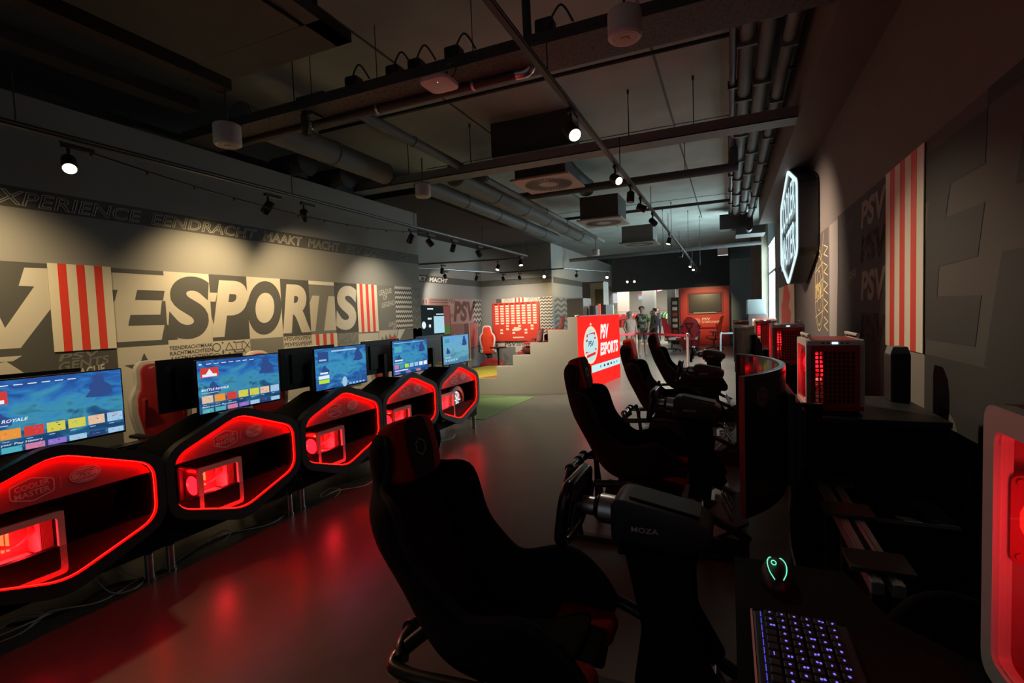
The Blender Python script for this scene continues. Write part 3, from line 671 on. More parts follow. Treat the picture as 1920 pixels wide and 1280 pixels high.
def spotlight(p, tgt, label, lit=False, watts=0, deg=60, col=WARM, blend=.6, big=False, s_=1., group='ceiling spotlights', beam_to=None):
    """black can spotlight: adapter, stem, can, lens and its own beam; p is the point on the rail"""
    p = Vector(p); d = (Vector(tgt)-p-Vector((0, 0, -.15*s_))).normalized(); t = thing('ceiling_spotlight', label, 'spotlight', p, 0, group)
    c = Vector((0, 0, -.15*s_)); a = c-d*.055*s_; e = c+d*.075*s_
    b = MB(); b.box((0, .06, -.03), (.034, .2, .035), None, .004); b.build('rail_adapter', m_black, t)
    b = MB(); b.cyl((0, 0, -.02), (0, 0, -.12*s_), .011, None, 8); b.build('stem', m_black, t)
    b = MB(); b.tube([a, a+d*.012, e-d*.012, e], [.034*s_, .046*s_, .048*s_, .046*s_], 20); b.build('can', m_black, t, 50)
    b = MB(); b.tube([e-d*.002, e+d*.003], [.04*s_, .038*s_], 20); b.build('lens', (m_lampbig if big else m_lamp) if lit else m_blackgloss, t)
    if watts:
        q = p+e+d*.03; spot(q, beam_to or (q+d), watts, deg, col, blend, .03)
    return t
L_ = spotlight
L_((-4.36, 2.08, 2.99), (-1.9, .95, 0.0), 'glaring warm spotlight on the left rail facing the camera', True, 105, 58, (1, .55, .28), 1.0, True)
L_((-4.36, 1.50, 2.99), (-5.3, 1.75, 1.85), 'unlit looking black spotlight left of the glaring lamp', False, 120, 100, WARM, 1.0)
L_((-4.36, 3.78, 2.99), (-5.3, 3.75, 1.95), 'left of the paired black spotlights above letter S of the mural', False, 125, 96, WARM, 1.0)
L_((-4.36, 4.25, 2.99), (-5.3, 5.2, 1.85), 'right of the paired black spotlights above letter P of the mural', False, 115, 92, WARM, 1.0)
L_((-4.36, 6.3, 2.99), (-5.3, 6.6, 1.6), 'black spotlight near the end of the mural wall, left of a pair', False, 75, 100, (1, .85, .6), 1.0)
L_((-4.36, 6.8, 2.99), (-3.6, 7.4, 1.6), 'black spotlight near the end of the mural wall, right of a pair')
L_((-4.36, 7.55, 2.99), (-5.2, 8.2, 1.6), 'black spotlight on the left rail just past the wall end')
L_((-4.36, 8.5, 2.99), (-3.7, 10.0, .6), 'black spotlight on the left rail before the stage', False, 420, 100, (1, .84, .56), .9)
L_((-4.36, 10.6, 2.99), (-4.1, 10.2, 1.2), 'black spotlight at the far tip of the left rail', True)
L_((-5.05, 10.85, 2.95), (-5.3, 10.2, 1.4), 'lit spotlight on the short rail before the alcove', True)
L_((-6.35, 10.42, 2.93), (-7.0, 11.2, 1.5), 'small black spotlight at the left of the short rail')
L_((-6.75, 11.2, 2.86), (-7.75, 13.4, 1.7), 'black spotlight on the bent rail facing the alcove side wall', False, 150, 90, NEUT)
L_((-6.4, 12.3, 2.86), (-7.6, 13.4, 1.4), 'square looking spotlight on the bent rail left of the alcove corner')
L_((-6.0, 13.2, 2.86), (-6.4, 15.2, 1.6), 'black spotlight on the bent rail left of the lit one', False, 190, 84, NEUT, .8)
L_((-5.5, 13.24, 2.86), (-5.9, 15.2, 1.7), 'second black spotlight on the bent rail left of the lit one', False, 100, 76, WARM)
L_((-4.75, 13.27, 2.86), (-3.9, 9.5, 1.2), 'lit spotlight on the bent rail above the tournament board', True)
L_((-4.0, 13.9, 2.86), (-5.2, 17.3, 2.1), 'spotlight on the bent rail beside the stage column', True, 420, 64, WARM, 1.0)
L_((-3.4, 15.2, 2.86), (-3.0, 11, 1.2), 'lit spotlight at the far end of the bent rail', True)
L_((-1.08, 3.72, 3.18), (-.55, 3.15, 2.3), 'largest black spotlight on middle rail, lens lit, nearest camera', True, 14, 60, NEUT, .6, False, 1.15)
L_((-1.085, 5.35, 3.18), (.72, 3.75, 1.45), 'second spotlight along the middle rail, tilted right, lit edge', True, 190, 48, (1, .85, .6), 1.0)
L_((-1.085, 6.25, 3.18), (-1.14, 5.98, 1.25), 'third spotlight along the middle rail, hanging upright', False, 60, 24, NEUT, .6)
L_((-1.085, 7.0, 3.18), (1.05, 7.5, 1.9), 'fourth spotlight along the middle rail, tilted', False, 560, 84, (1, .78, .60), 1.0)
L_((-1.09, 8.2, 3.18), (.43, 7.4, 1.25), 'fifth spotlight along the middle rail', False, 130, 22, NEUT, .5)
L_((-1.09, 10.6, 3.18), (-1.9, 10.2, .0), 'sixth spotlight along the middle rail, small and lit', True, 560, 130, NEUT, .9)
L_((-1.09, 13.4, 3.18), (-1.6, 13.0, 0), 'seventh spotlight along the middle rail', False, 560, 130, NEUT, .9)
L_((-1.095, 16.8, 3.18), (-1.8, 15.6, .0), 'first of the three lit spotlights at the far end of the middle rail', True, 560, 130, NEUT, .9)
L_((-1.095, 18.3, 3.18), (-1.2, 16.8, 1.0), 'second of the three lit spotlights at the far end of the middle rail', True)
L_((-1.095, 19.8, 3.18), (-1.0, 24.0, 1.5), 'last of the three lit spotlights at the far end of the middle rail', True, 620, 38, WARM, 1.0)
for i, (x, y) in enumerate(((-3.6, 19.6), (-3.35, 19.7))):
    L_((x, y, 2.95), (x+.3, y-3, 1.5), ('left', 'right')[i]+' one of two tiny lit spotlights over the shop opening', True)
# sagging string of small lights along the left rail
b = MB(); pts = []
for i in range(25):
    u = i/24; pts.append((-4.30, 2.0+u*4.6, 2.96-.17*4*u*(1-u)*.9))
b.use(m_cableb).tube(pts, .006, 6)
for i in range(1, 24, 2): b.use(m_greyd).lathe([(.0, -.02), (.009, -.012), (.009, .008), (.0, .012)], (pts[i][0], pts[i][1], pts[i][2]-.01), 'z', 8)
tag(b.build('sagging_cable'), 'black cable with small bulbs sagging below the left spotlight rail', 'cable')
# ================================================================ gaming desks with hexagon cubbies
fd = lambda u, v, d: (d, u, v)       # u along Y, v up, d towards the aisle
INNER = rounded([(-.5, .76), (0, .955), (.5, .76), (.5, .40), (0, .225), (-.5, .40)], .10, 5)
OUTER = rounded([(-.556, .80), (0, 1.02), (.556, .80), (.556, .36), (0, .135), (-.556, .36)], .12, 5)
def desk(y, label):
    t = thing('gaming_desk', label, 'desk', (-3.4, y, 0), 0, 'gaming desks in a row')
    b = MB(); b.ring(OUTER, INNER, fd, -.06, 0); o = b.build('hexagon_frame', m_grey_frame, t, 30)
    b = MB(); b.ring([(u*1.02, .59+(v-.59)*1.02) for u, v in INNER], INNER, fd, -.46, -.06)
    b.prism([(u*1.02, .59+(v-.59)*1.02) for u, v in INNER], fd, -.48, -.46); b.build('cubby_shell', m_blackmatte, t)
    b = MB(); p = [(u*.988, .59+(v-.59)*.985) for u, v in INNER]
    b.tube([fd(u, v, -.020) for u, v in p], .0026, 6, True); b.build('led_strip', m_led, t)
    # glowing name panel across the upper third
    top = [(u*.975, .59+(v-.59)*.97) for u, v in INNER if v > .715]
    top = sorted(top, key=lambda q: q[0]); pan = [(-.487, .70)]+top+[(.487, .70)]
    b = MB(); b.prism(pan, fd, -.055, -.036); b.build('name_panel', mat('panel_dark_red', (.64, .11, .13), .55), t)
    b = MB(); b.bx(-.46, -.045, -.487, .487, .688, .70); b.build('cubby_shelf', m_blackmatte, t)
    F = Flat(lambda u, v, d: (-.036+d, u, v)); badge_cm(F, -.10, .785, .185, .125, m_logo, .003); badge_club(F, .14, .795, .155, .095, m_logo, mat('logo_dark_red', (.46, .08, .09), .6), .003)  # crest stripes and letters printed in dark red
    F.rect(.022, .024, .75, .82, m_logo, .003); F.build('printed_logos', t)
    b = MB(); b.bx(-.80, -.06, -.552, .552, .715, .745, .006); b.build('desktop', m_blackmatte, t)
    b = MB(); b.bx(-.10, -.06, -.554, .554, .17, .42).bx(-.50, -.10, -.554, .554, .17, .20).bx(-.50, -.48, -.554, .554, .17, .72); b.build('base_panel', m_blackmatte, t)
    for yy in (-.53, .455):
        for xx in (-.06, -.66):
            b = MB(); b.lathe([(.0, 0), (.032, 0), (.032, .012), (.025, .014), (.025, .17), (.0, .17)] if xx > -.3 else [(.0, 0), (.032, 0), (.032, .012), (.025, .014), (.025, .72), (.0, .72)], (xx, yy, 0), 'z', 18); b.build('leg', m_chrome, t, 40)
    return t
DY = [1.455+1.118*k for k in range(5)]
dn = ['nearest gaming desk, cut by the left edge, red lit hexagon cubby', 'second gaming desk from the camera, red lit hexagon cubby with white computer', 'third gaming desk along the row, hexagon cubby partly behind the racing seat', 'fourth gaming desk along the row, just above the racing seat headrest', 'fifth and farthest gaming desk, cubby holding a round white wheel']
d0 = desk(DY[0], dn[0])
for k in range(1, 5): dup(d0, (-3.4, DY[k], 0), None, dn[k])
# red light from each led strip on floor and panel comes from the strips; weak helpers are the fans below
# ---------------------------------------------------------------- white computers
def computer(name, label, w, d, h, group, mirror=1, handle=False, lit=True, front=None, glow=m_ledpc, e=1.0):
    """glass side faces +x, mesh front faces +y; origin at bottom centre"""
    t = thing(name, label, 'computer', (0, 0, 0), 0, group)
    fx = lambda u, v, q: (q, u, v)
    L, x1 = d/2, w/2
    b = MB(); outer = rounded(rect(-L, L, .015, h), .03, 4); inner = rounded(rect(-L+.032, L-.032, .045, h-.035), .02, 4)
    b.ring(outer, inner, fx, x1-.022, x1); b.build('side_frame', m_whitecase, t, 40)
    b = MB(); b.ring(outer, inner, fx, -x1, -x1+.02); b.prism(inner, fx, -x1+.005, -x1+.012); b.build('back_frame', m_whitecase, t, 40)
    b = MB(); b.bx(-x1+.02, x1-.022, -L+.004, L-.004, h-.012, h-.002)
    b.build('top_panel', m_redcase, t); b = MB(); b.bx(-x1+.02, x1-.022, -L+.004, L-.004, .02, .032); b.build('floor_panel', m_redcase, t)
    b = MB()
    f_ = L
    # mesh front: frame and grid
    n, mrows = 9, 12; fz0, fz1 = .04, h-.05; fx0, fx1 = -x1+.028, x1-.028
    b.use(m_redcase); yy = (L-.012, L)
    b.bx(-x1+.004, fx0+.012, *yy, .02, h-.03).bx(fx1-.012, x1-.004, *yy, .02, h-.03).bx(fx0, fx1, *yy, fz1-.01, h-.03).bx(fx0, fx1, *yy, .02, fz0+.02)
    for i in range(n+1): xx = fx0+.012+(fx1-fx0-.024)*i/n; b.bx(xx-.0035, xx+.0035, yy[0]+.002, yy[1]-.002, fz0, fz1)
    for j in range(mrows+1): zz = fz0+.02+(fz1-fz0-.03)*j/mrows; b.bx(fx0, fx1, yy[0]+.003, yy[1]-.003, zz-.0035, zz+.0035)
    fp = b.build('mesh_front', front or m_redcase, t)
    b = MB(); b.use(m_whitecase).bx(-x1+.004, x1-.004, yy[0]-.002, yy[1]+.002, h-.03, h-.004, .003)
    b.use(m_black)
    for xx in (-.055, -.03, .03, .055): b.box((xx, f_+.003, h-.017), (.014, .003, .005))
    b.use(emat('button_light', (.5, .75, 1), 3)).box((0, f_+.003, h-.017), (.026, .003, .008)); b.build('button_strip', None, t)
    # inside; board and radiator tinted red, the glow put into their colour
    b = MB(); b.bx(-x1+.03, -x1+.036, -L+.03, L-.03, .05, h-.04); b.build('motherboard', mat('board_red_lit', (.40, .12, .12), .5), t)
    for k in range(2):
        b = MB(); b.bx(-x1+.04, -x1+.056, -.035+k*.022, -.025+k*.022, h*.50, h*.80); b.build('memory_stick', m_ram if lit else m_white, t)
    b = MB(); b.lathe([(.034, 0), (.042, 0), (.042, .03), (.034, .03)], (-x1+.04, -.10*(d/.345), h*.62), 'x', 24); b.build('cooler_ring', emat('pump_glow', (1, .06, .08), 1.6) if lit else m_white, t)
    b = MB()
    for k in range(2): b.tube(smoothpath([(-x1+.06, -.09+k*.03, h*.62), (-.0, .0, h*.60), (.02, .06+k*.02, h*.78), (-.01, .05+k*.03, h*.88)]), .009, 8)
    b.build('coolant_hose', mat('hose_red', (.5, .10, .10), .5), t, 50)
    if mirror > 0:
        b = MB(); b.bx(-x1+.05, x1-.05, .075, L-.035, h*.40, h*.88, .006)
        for k in range(9): yk = .08+(L-.12)*k/8; b.bx(-x1+.05, x1-.046, yk-.001, yk+.001, h*.41, h*.87)
        b.build('radiator', mat('radiator_red_lit', (.80, .30, .30), .5), t)
    b = MB(); b.bx(-x1+.05, x1-.06, -L*.72, L*.4, h*.31, h*.40, .008); b.build('graphics_card', m_whitecase, t)
    b = MB(); b.bx(-x1+.04, x1-.06, -L+.05, L-.05, .05, .09, .006); b.build('power_shroud', m_black, t)
    if mirror > 0:
        fy = -L+.032
        b = MB(); b.tube([(0, fy, h*.62), (0, fy+.022, h*.62)], .075, 28); b.build('fan', glow if lit else m_white, t)
        b = MB(); b.ring(rounded(rect(-.082, .082, h*.62-.082, h*.62+.082), .015, 3), ellipse16(0, h*.62, .072), lambda u, v, q: (u, q, v), fy-.004, fy+.026); b.build('fan_frame', mat('fan_frame_red', (.5, .05, .06), .5), t)
    else:
        b = MB(); b.bx(-x1+.025, x1*.42, L-.045, L-.02, .05, h-.05); b.build('front_fan_block', mat('fan_block_dark_red', (.06, .008, .008), .5), t)
        b = MB(); b.bx(-x1+.022, x1-.024, -L+.006, -L+.012, .03, h-.02); b.build('rear_panel', mat('rear_panel_red_lit', (.50, .20, .22), .5), t)  # rear wall tinted, red case glow put into its colour
        fcx, fcz = x1-.08, h*.62
        b = MB(); b.tube([(fcx, -L+.016, fcz), (fcx, -L+.034, fcz)], .053, 32); b.build('fan', glow, t)
        b = MB(); b.ring(rounded(rect(fcx-.063, fcx+.063, fcz-.063, fcz+.063), .012, 3), ellipse16(fcx, fcz, .054), lambda u, v, q: (u, q, v), -L+.013, -L+.038)
        for xx_ in (-.053, .053):
            for zz_ in (-.053, .053): b.lathe([(.0, -L+.038), (.005, -L+.038), (.005, -L+.041), (.0, -L+.041)], (fcx+xx_, 0, fcz+zz_), 'y', 8)
        b.build('fan_frame', mat('fan_frame_red', (.5, .05, .06), .5), t)
    b = MB()
    for sx in (-1, 1):
        for sy in (-1, 1): b.lathe([(.0, 0), (.012, 0), (.015, .016), (.0, .016)], (sx*(x1-.03), sy*(L-.04), 0), 'z', 10)
    b.build('foot', m_black, t)
    b = MB(); b.prism(inner, fx, x1-.008, x1-.005); b.build('glass_side', m_glass, t)
    if handle:
        for q in (-x1+.02, x1-.02):
            b = MB(); b.tube([(q, -L+.06, h-.005), (q, -L+.05, h+.022), (q, L-.05, h+.022), (q, L-.06, h-.005)], .009, 8); b.build('handle', m_whitecase, t)
    if lit:
        l = bpy.data.lights.new('case_glow', 'POINT'); l.energy = e; l.color = (1, .02, .03); l.shadow_soft_size = .04
        o = bpy.data.objects.new('case_glow', l); COL.objects.link(o); o.parent = t; o.location = (x1-.045, -.01, h*.55)
    return t
pn = ['white computer glowing red in the nearest cubby, cut by the left edge', 'white computer glowing red in the second cubby, orange memory sticks', 'white computer glowing red in the third cubby', 'white computer in the fourth cubby just above the racing seat', 'paler white computer beside the round white wheel in the fifth cubby']
c0 = computer('desktop_computer', pn[0], .23, .345, .375, 'white computers in the desk cubbies', 1, e=4.5)
c0.location = (-3.575, DY[0]-.135, .243); SH = {}
for k in range(1, 5): dup(c0, (-3.575, DY[k]-(.135 if k < 4 else .24), .243), None, pn[k])
b = MB()
b = thing('round_wheel_display', 'round white wheel with bright spoked hub standing in the fifth cubby', 'wheel', (-3.56, DY[4]+.13, .43))
q = MB(); q.lathe([(.14, -.03), (.195, -.025), (.205, 0), (.195, .025), (.14, .03), (.135, 0)], (0, 0, .03), 'x', 40); q.build('rim', m_white, b, 40)
q = MB(); q.lathe([(.0, -.02), (.13, -.02), (.135, .0), (.10, .022), (.0, .012)], (0, 0, .03), 'x', 36); q.build('hub', mat('hub_silver', (.62, .64, .66), .3, .6), b, 40)
q = MB()
for k in range(6):
    a = k*PI/3; q.face([q.bm.verts.new((.024, r*math.cos(a+da), .03+r*math.sin(a+da))) for r, da in ((.02, -.4), (.09, -.08), (.09, .08), (.02, .4))])
q.build('lit_spokes', emat('hub_light', (.9, .97, 1), 1.2), b)
q = MB(); q.bx(-.05, .05, -.10, .10, -.187, -.165); q.build('stand', m_black, b)
# ---------------------------------------------------------------- monitors
def screenmat(name, stops, seed):
    m = bpy.data.materials.new(name); m.use_nodes = True; nt = m.node_tree; nt.nodes.clear()
    tc = nt.nodes.new('ShaderNodeTexCoord'); n = nt.nodes.new('ShaderNodeTexNoise'); n.inputs['Scale'].default_value = 3.0; n.inputs['Detail'].default_value = 7; n.inputs['Distortion'].default_value = 1.2
    mp = nt.nodes.new('ShaderNodeMapping'); mp.inputs['Location'].default_value = (seed, 0, 0); mp.inputs['Scale'].default_value = (1, 1.6, 4.0)
    sp = nt.nodes.new('ShaderNodeSeparateXYZ'); ad = nt.nodes.new('ShaderNodeMath'); ad.operation = 'MULTIPLY_ADD'; ad.inputs[1].default_value = 1.7; ad.inputs[2].default_value = -.85
    a2 = nt.nodes.new('ShaderNodeMath'); a2.operation = 'ADD'; r = nt.nodes.new('ShaderNodeValToRGB')
    e = nt.nodes.new('ShaderNodeEmission'); o = nt.nodes.new('ShaderNodeOutputMaterial'); e.inputs[1].default_value = 1.0
    nt.links.new(tc.outputs['Object'], mp.inputs[0]); nt.links.new(mp.outputs[0], n.inputs['Vector'])
    nt.links.new(tc.outputs['Generated'], sp.inputs[0]); nt.links.new(n.outputs['Fac'], ad.inputs[0]); nt.links.new(ad.outputs[0], a2.inputs[0]); nt.links.new(sp.outputs['Z'], a2.inputs[1]); nt.links.new(a2.outputs[0], r.inputs[0])
    cr = r.color_ramp; cr.elements[0].position, cr.elements[0].color = stops[0][0], (*stops[0][1], 1); cr.elements[1].position, cr.elements[1].color = stops[-1][0], (*stops[-1][1], 1)
    for p_, c_ in stops[1:-1]: x = cr.elements.new(p_); x.color = (*c_, 1)
    nt.links.new(r.outputs[0], e.inputs[0]); nt.links.new(e.outputs[0], o.inputs[0]); return m
def monitor_body(t, w, h, sgn=1, stand=.2335):
    """screen faces +x (sgn 1) or -x; origin at the middle of the panel"""
    b = MB(); b.bx(-.022, .0, -w/2, w/2, -h/2, h/2, .004).bx(-.034, -.022, -w*.33, w*.33, -h*.35, h*.35, .006); b.build('panel_frame', m_blackgloss if sgn > 0 else mat('monitor_back_black', (.016, .017, .019), .38), t)
    b = MB(); b.bx(-.07, -.035, -.03, .03, -h/2-stand+.012, .03, .004).bx(-.16, .06, -.13, .13, -h/2-stand, -h/2-stand+.012, .004); b.build('stand', m_black, t)
scr = screenmat('misty_blue_screen', ((0, (.012, .05, .15)), (.25, (.02, .11, .24)), (.45, (.05, .27, .40)), (.62, (.04, .24, .47)), (.85, (.025, .13, .42)), (1, (.02, .08, .30))), 0)
scr2 = screenmat('teal_screen', ((0, (.02, .08, .30)), (.3, (.03, .16, .42)), (.5, (.05, .30, .48)), (.75, (.04, .22, .50)), (1, (.02, .10, .30))), 2.3)
scr3 = screenmat('pale_blue_screen', ((0, (.08, .22, .38)), (.35, (.12, .36, .45)), (.6, (.16, .42, .55)), (1, (.13, .36, .72))), 4.1)
T_ = {k: emat('ui_'+k, c, 1.0) for k, c in dict(white=(.80, .86, .95), red=(.62, .05, .04), orange=(.80, .30, .05), yellow=(.65, .60, .08), purple=(.28, .16, .60), pink=(.62, .20, .36), teal=(.08, .42, .50), tan=(.75, .50, .34), navy=(.02, .05, .16), pale=(.35, .55, .75), lime=(.45, .75, .05), rock=(.03, .07, .24), mist=(.06, .33, .42)).items()}
rs_ = random.Random(11)
def display(t, w, h, kind, m):
    sb = MB(); sb.bx(.0, .0012, -w/2+.008, w/2-.008, -h/2+.012, h/2-.007); s = sb.build('screen', m, t)
    F = Flat(lambda u, v, d: (.0012+d, u, v)); W_, H_ = w-.016, h-.02
    P = lambda a: -w/2+.008+W_*a
    Q = lambda a: -h/2+.012+H_*a
    # distant rocks and mist in the picture
    F.poly([(P(.72), Q(.62)), (P(.76), Q(.72)), (P(.75), Q(.80)), (P(.79), Q(.86)), (P(.78), Q(.93)), (P(.82), Q(.97)), (P(.86), Q(.95)), (P(.87), Q(.84)), (P(.91), Q(.78)), (P(.93), Q(.64)), (P(.85), Q(.60))], T_['rock'], .0006)
    F.poly([(P(.10), Q(.38)), (P(.13), Q(.55)), (P(.17), Q(.60)), (P(.20), Q(.52)), (P(.25), Q(.46)), (P(.24), Q(.38))], T_['rock'], .0006)
    if kind in (1, 2):
        for i in range(7): F.rect(P(.10+i*.085), P(.10+i*.085+.055), Q(.925), Q(.937), T_['white'], .001)
        F.rect(P(.02), P(.05), Q(.92), Q(.945), T_['white'], .001)
        F.rect(P(.03), P(.23), Q(.68), Q(.86), T_['red'], .001).rect(P(.05), P(.21), Q(.69), Q(.74), T_['white'], .0014).poly([(P(.09), Q(.74)), (P(.13), Q(.84)), (P(.17), Q(.74))], T_['white'], .0014)
        F.text('BATTLE ROYALE', P(.03), P(.34), Q(.42), Q(.465), T_['white'], .001, .25, .02)
        F.rect(P(.03), P(.22), Q(.375), Q(.388), T_['pale'], .001)
        cs = ['tan', 'orange', 'red', 'yellow', 'yellow', 'tan', 'pale']
        for i in range(7):
            a = .03+i*.14; F.rect(P(a), P(min(.99, a+.12)), Q(.19), Q(.33), T_[cs[i]], .001)
            for q_ in range(9):
                x_, y_ = a+.004+.10*rs_.random(), .195+.115*rs_.random()
                if x_ < .965: F.poly([(P(min(.985, x_+.03*rs_.random())), Q(y_+.02*rs_.random())) for _ in range(4)], T_[rs_.choice((('tan', 'white', 'navy'), ('red', 'yellow', 'orange'), ('red', 'purple', 'pink'), ('teal', 'yellow', 'navy'), ('teal', 'lime', 'navy'), ('white', 'red', 'navy'), ('white', 'red', 'navy'))[i])], .0014)
            F.rect(P(a+.01), P(min(.98, a+.05)), Q(.155), Q(.165), T_['pale'], .001)
        F.text('Based on your Play History', P(.03), P(.42), Q(.10), Q(.135), T_['white'], .001, .1, .01)
        cs = ['teal', 'teal', 'pink', 'purple', 'pale', 'navy', 'pale']
        for i in range(7):
            a = .03+i*.14; F.rect(P(a), P(min(.99, a+.12)), Q(.005), Q(.085), T_[cs[i]], .001)
            for q_ in range(6):
                x_, y_ = a+.004+.10*rs_.random(), .01+.06*rs_.random()
                if x_ < .965: F.poly([(P(min(.985, x_+.03*rs_.random())), Q(min(.083, y_+.02*rs_.random()))) for _ in range(4)], T_[rs_.choice(('red', 'teal', 'pale', 'navy', 'lime', 'purple'))], .0014)
    elif kind == 3:
        F.rect(P(.05), P(.24), Q(.66), Q(.92), T_['rock'], .001).rect(P(.07), P(.20), Q(.70), Q(.74), T_['pale'], .0014)
        F.rect(P(.05), P(.24), Q(.26), Q(.34), T_['white'], .001).rect(P(.05), P(.24), Q(.15), Q(.24), T_['lime'], .001).rect(P(.08), P(.22), Q(.38), Q(.42), T_['white'], .001)
        F.poly(ellipse(P(.53), Q(.10), .06, .02, 20), T_['mist'], .001).poly(ellipse(P(.53), Q(.11), .035, .05, 20), T_['pale'], .0012)
        for i in range(5): F.rect(P(.62+i*.07), P(.62+i*.07+.045), Q(.02), Q(.06), T_['pale'], .001)
        F.rect(P(.3), P(.8), Q(.90), Q(.94), T_['pale'], .001)
    elif kind == 4:
        F.rect(P(.03), P(.9), Q(.93), Q(.95), T_['pale'], .001).rect(P(.04), P(.24), Q(.66), Q(.84), T_['teal'], .001)
        F.rect(P(.05), P(.26), Q(.40), Q(.44), T_['white'], .001).rect(P(.05), P(.26), Q(.33), Q(.35), T_['pale'], .001)
        for i, c in enumerate(('pink', 'mist', 'lime', 'pale', 'pale', 'white', 'white')): F.rect(P(.03+i*.14), P(.03+i*.14+.11), Q(.17), Q(.29), T_[c], .001)
        F.rect(P(.04), P(.4), Q(.10), Q(.13), T_['white'], .001)
        for i in range(6): F.rect(P(.04+i*.15), P(.04+i*.15+.12), Q(.01), Q(.08), T_[('purple', 'navy', 'purple', 'navy', 'pink', 'navy')[i]], .001)
    else:
        F.rect(P(.06), P(.24), Q(.76), Q(.90), T_['mist'], .001); F.rect(P(.04), P(.26), Q(.22), Q(.27), T_['pale'], .001)
        for i in range(5): F.rect(P(.06+i*.1), P(.06+i*.1+.07), Q(.10), Q(.17), T_['pale'], .001)
    F.build('screen_picture_text', s)
mw, mh = .715, .405
MY = [1.50, 2.685, 3.79, 4.945, 6.03]
for i, (kind, m, lb) in enumerate(((1, scr, 'bright monitor cut by the left edge, blue menu screen with tiles'), (2, scr, 'bright monitor on the second desk, blue menu with orange tile'), (3, scr2, 'bright monitor on the third desk, blue screen with lime button'), (4, scr2, 'bright monitor on the fourth desk, teal menu screen'), (5, scr3, 'palest blue bright monitor on the fifth desk'))):
    t = thing('gaming_monitor', lb, 'monitor', (-3.5, MY[i], 1.18), 0, 'bright monitors facing the aisle'); monitor_body(t, mw, mh); display(t, mw, mh, kind, m)
for i, lb in enumerate(('dark back of the nearest player monitor, behind the leftmost bright screen', 'dark monitor back beside the red chair, left of the second bright screen', 'dark monitor back left of the third bright screen', 'dark monitor back left of the fourth bright screen', 'dark monitor back left of the palest bright screen')):
    t = thing('player_monitor', lb, 'monitor', (-3.93, MY[i]-.02, 1.18), PI, 'dark backed monitors facing the wall'); monitor_body(t, mw, mh, -1)
    F = Flat(lambda u, v, d: (-.0345-d, -u, v)); 
    F2 = Flat(lambda u, v, d: (-.0225-d, u, v)); badge_cm(F2, .265, .13, .07, .055, mat('grey_print', (.13, .13, .14), .5), .001); F2.build('printed_logo', t); F.mb.bm.free()
    s = MB(); s.bx(.0, .0012, -mw/2+.008, mw/2-.008, -mh/2+.012, mh/2-.007); s.build('screen', m_blackgloss, t)
# keyboards, mouse mats on the player side
for i, lb in enumerate(('black keyboard on the nearest gaming desk', 'black keyboard with a pale front edge on the second desk', 'black keyboard between the third and fourth bright monitors', 'black keyboard on the fourth desk', 'black keyboard on the farthest desk')):
    t = thing('keyboard', lb, 'keyboard', (-4.08, DY[i]-.36 if i != 0 else DY[0]+.42, .745), 0, 'keyboards on the gaming desks')
    b = MB(); b.bx(-.07, .07, -.19, .19, 0, .022, .004); b.build('body', m_black, t)
    b = MB()
    for r_ in range(5):
        for c_ in range(15): b.bx(-.06+r_*.024, -.042+r_*.024, -.182+c_*.0245, -.162+c_*.0245, .022, .032)
    b.build('keycaps', m_blackgloss, t)
    b = MB(); b.bx(.071, .073, -.19, .19, .004, .02); b.build('front_edge', m_alu, t)
